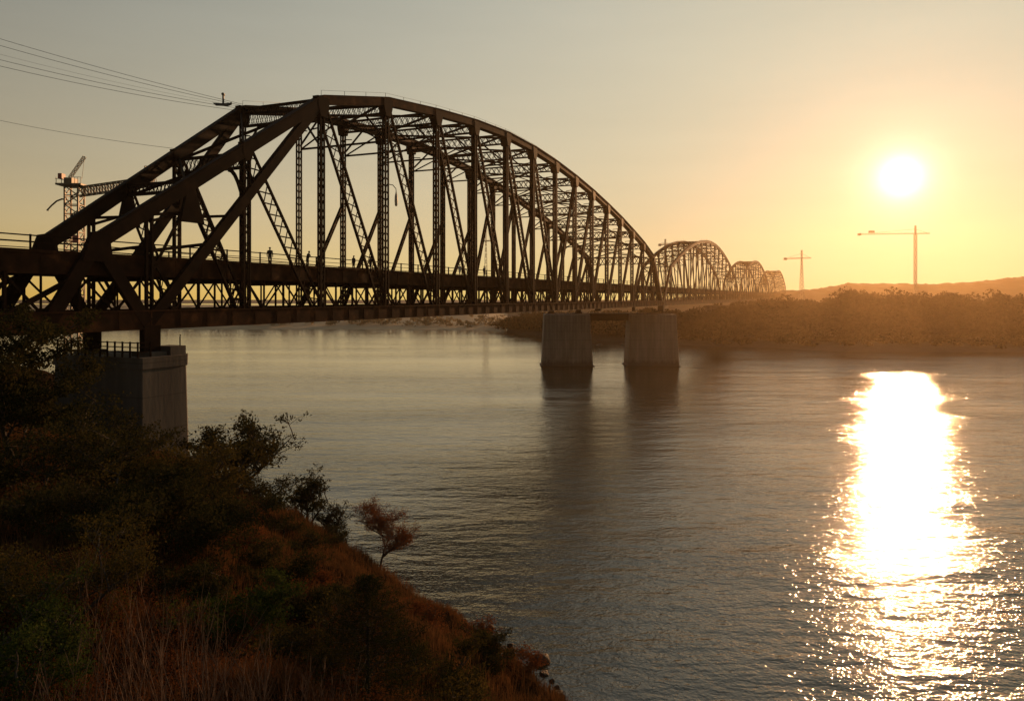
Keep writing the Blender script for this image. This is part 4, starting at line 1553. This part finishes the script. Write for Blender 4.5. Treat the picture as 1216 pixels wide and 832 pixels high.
# bare tree leaning over the water
g = np.random.default_rng(205)
Yb = 53.0
bx = (449 - CX) / F_PX * Yb
bz = hz(bx, Yb)
H = CAM_Z - (597 - HY) / F_PX * Yb - bz
bt = empty('bare_tree', (bx, Yb, bz)); tag(bt, 'nearly bare tree with a round twiggy head leaning over the water', 'tree')
lines, tips = grow((0, 0, -.3), H * .74, g, 4, .62, (5, 6), lean=(.10, 0), first=.42, up=.55, crook=.09)
P = np.array([tuple(p) for p, d in tips])
sz = H / P[:, 2].max(); sx = (33 / F_PX * Yb) / np.percentile(np.abs(P[:, 0] - P[:, 0].mean()), 96)
f_ = lambda p: Vector((p[0] * sx, p[1] * sx, p[2] * sz if p[2] > 0 else p[2]))
skeleton_mesh([([f_(p) for p in a], r, l) for a, r, l in lines], 'trunk', M['bark'], bt, 1.0, .007)
P = P * np.array([sx, sx, sz])
C = np.repeat(P, 9, 0) + g.normal(0, .13, (len(P) * 9, 3))
V, Fq = leaf_quads(C, np.full(len(C), .085), aspect=.5, g=g)
link_mesh('crown', np_mesh('crown', V, Fq), M['leaf_rust'], bt)

# grass tussocks over the bank (uncountable)
def grass_field():
    n = 17000
    X = rng.uniform(-60, 10, n * 3); Y = rng.uniform(7, 66, n * 3)
    d = shore_d(X, Y)
    pxs = X / Y * F_PX + CX
    ok = (d > .5) & (d < 45) & (pxs > -60) & (pxs < 720)
    X, Y = X[ok][:n], Y[ok][:n]
    dens = vnoise(X * .35, Y * .35, 77)
    keep = rng.uniform(-1, 1, len(X)) < dens + .55
    X, Y = X[keep], Y[keep]
    per = 16
    T = len(X)
    hh = np.repeat(rng.uniform(.25, .75, T) * (1 + .35 * vnoise(X * .2, Y * .2, 5)), per)
    bx = np.repeat(X, per) + rng.normal(0, .17, T * per)
    by = np.repeat(Y, per) + rng.normal(0, .17, T * per)
    bz = h_at(bx, by) - .03
    L = hh * rng.uniform(.5, 1.15, T * per)
    az = rng.uniform(0, 2 * math.pi, T * per)
    ln = rng.uniform(.05, .55, T * per)
    dx, dy = np.cos(az), np.sin(az)
    w = rng.uniform(.008, .018, T * per)
    b0 = np.stack([bx - dy * w, by + dx * w, bz], 1)
    b1 = np.stack([bx + dy * w, by - dx * w, bz], 1)
    m0 = np.stack([bx + dx * L * ln * .35 + dy * w * .7, by + dy * L * ln * .35 - dx * w * .7, bz + L * .6], 1)
    m1 = np.stack([bx + dx * L * ln * .35 - dy * w * .7, by + dy * L * ln * .35 + dx * w * .7, bz + L * .6], 1)
    t = np.stack([bx + dx * L * ln, by + dy * L * ln, bz + L * (1 - ln * .3)], 1)
    N = T * per
    V = np.stack([b0, b1, m0, m1, t], 1).reshape(-1, 3)
    i = np.arange(N) * 5
    tri = np.concatenate([np.stack([i, i + 1, i + 2], 1), np.stack([i, i + 2, i + 3], 1), np.stack([i + 3, i + 2, i + 4], 1)])
    me = np_mesh('grass', V, tri)
    o = link_mesh('grass', me, M['grass'])
    tag(o, 'rust brown dry grass growing all over the near bank', 'grass', kind='stuff')


grass_field()

# dry stalks in the foreground
def stalk(px, Y, top, seed, label, n=5):
    g = np.random.default_rng(seed)
    X = (px - CX) / F_PX * Y; gz = hz(X, Y)
    H = CAM_Z - (top - HY) / F_PX * Y - gz
    m = MB()
    for s in range(n):
        az = g.uniform(0, 6.28); ln = g.uniform(.05, .32)
        h = H * (1 if s == 0 else g.uniform(.55, .95))
        p = Vector((g.normal(0, .08), g.normal(0, .08), -.1)); d = Vector((math.cos(az) * ln, math.sin(az) * ln, 1)).normalized()
        pts = [p.copy()]
        for k in range(7):
            d = (d + Vector(g.normal(0, .05, 3))).normalized()
            p = p + d * (h / 7); pts.append(p.copy())
        m.tube(pts, [.010 - .0011 * k for k in range(8)], 4)
        for k in range(int(g.integers(5, 11))):
            i = int(g.integers(2, 7)); a2 = g.uniform(0, 6.28)
            q = pts[i]; dd = (d + Vector((math.cos(a2), math.sin(a2), .2)) * g.uniform(.35, .8)).normalized()
            L = h * g.uniform(.12, .3)
            q1 = q + dd * L * .5; q2 = q1 + (dd + Vector((0, 0, .3))).normalized() * L * .5
            m.tube([q, q1, q2], [.006, .0045, .0025], 3)
    o = m.build('dry_weed', M['twig'], None, (X, Y, gz))
    tag(o, label, 'weed', 'leafless weeds in front of the shrubs')


WEEDS = [(152, 17, 690), (178, 18, 668), (108, 18.5, 640), (196, 16, 668), (214, 17, 660), (170, 14.5, 720), (240, 15, 690), (252, 16.5, 682),
         (222, 13.5, 735), (262, 14, 742), (292, 15, 740), (305, 16, 745), (130, 14, 730), (330, 15.5, 760), (350, 16, 770), (378, 17, 775),
         (400, 17.5, 785), (150, 12.5, 770), (85, 14, 735), (60, 12.5, 770), (185, 12, 790), (20, 12.5, 760), (318, 14, 790), (280, 13, 790), (420, 18, 780), (110, 12.2, 765)]
for i, (px, Y, top) in enumerate(WEEDS):
    stalk(px, Y, top, 300 + i, 'leafless reddish dry weed stalk standing in the scrub at the bottom left', 4 + i % 4)

# low reddish scrub carpet in the immediate foreground (uncountable)
def scrub():
    n = 2600
    X = rng.uniform(-14, 3, n); Y = rng.uniform(9, 26, n)
    d = shore_d(X, Y)
    pxs = X / Y * F_PX + CX
    ok = (d > 10) & (pxs > -40) & (pxs < 480) & (rng.uniform(0, 1, n) < np.clip(1.5 - pxs / 420, .15, 1))
    X, Y = X[ok], Y[ok]
    per = 70
    T = len(X)
    z = h_at(X, Y)
    hgt = np.repeat(rng.uniform(.25, .75, T), per)
    rx = np.repeat(X, per) + rng.normal(0, .22, T * per); ry = np.repeat(Y, per) + rng.normal(0, .22, T * per)
    rz_ = np.repeat(z, per) + hgt * rng.uniform(0, 1, T * per)
    C = np.stack([rx, ry, rz_], 1)
    C[:, 2] = np.maximum(C[:, 2], h_at(C[:, 0], C[:, 1]) + .02)
    V, Fq = leaf_quads(C, np.full(len(C), .055), aspect=.4)
    o = link_mesh('ground_cover', np_mesh('ground_cover', V, Fq), M['leaf_rust'])
    tag(o, 'low reddish scrub covering the slope at the bottom left', 'scrub', kind='stuff')


scrub()

# ------------------------------------------------------------------ air
HAZE = 0.00015
hm, nt, out = new_mat('warm_haze')
pv = nt.nodes.new('ShaderNodeVolumePrincipled')
pv.inputs['Color'].default_value = (.84, .62, .36, 1)
pv.inputs['Density'].default_value = HAZE
pv.inputs['Anisotropy'].default_value = .80
nt.links.new(pv.outputs[0], out.inputs['Volume'])
o = MB().box((-1150, -140, -12), (1400, 880, 92)).build('haze', hm)
tag(o, 'warm evening haze hanging over the river', 'haze', kind='stuff')

scene.render.engine = 'CYCLES'
cy = scene.cycles
cy.max_bounces = 6
cy.diffuse_bounces = 2
cy.glossy_bounces = 3
cy.transmission_bounces = 3
cy.volume_bounces = 0
cy.sample_clamp_indirect = 6
cy.use_denoising = True
try:
    cy.denoiser = 'OPENIMAGEDENOISE'
except Exception:
    pass
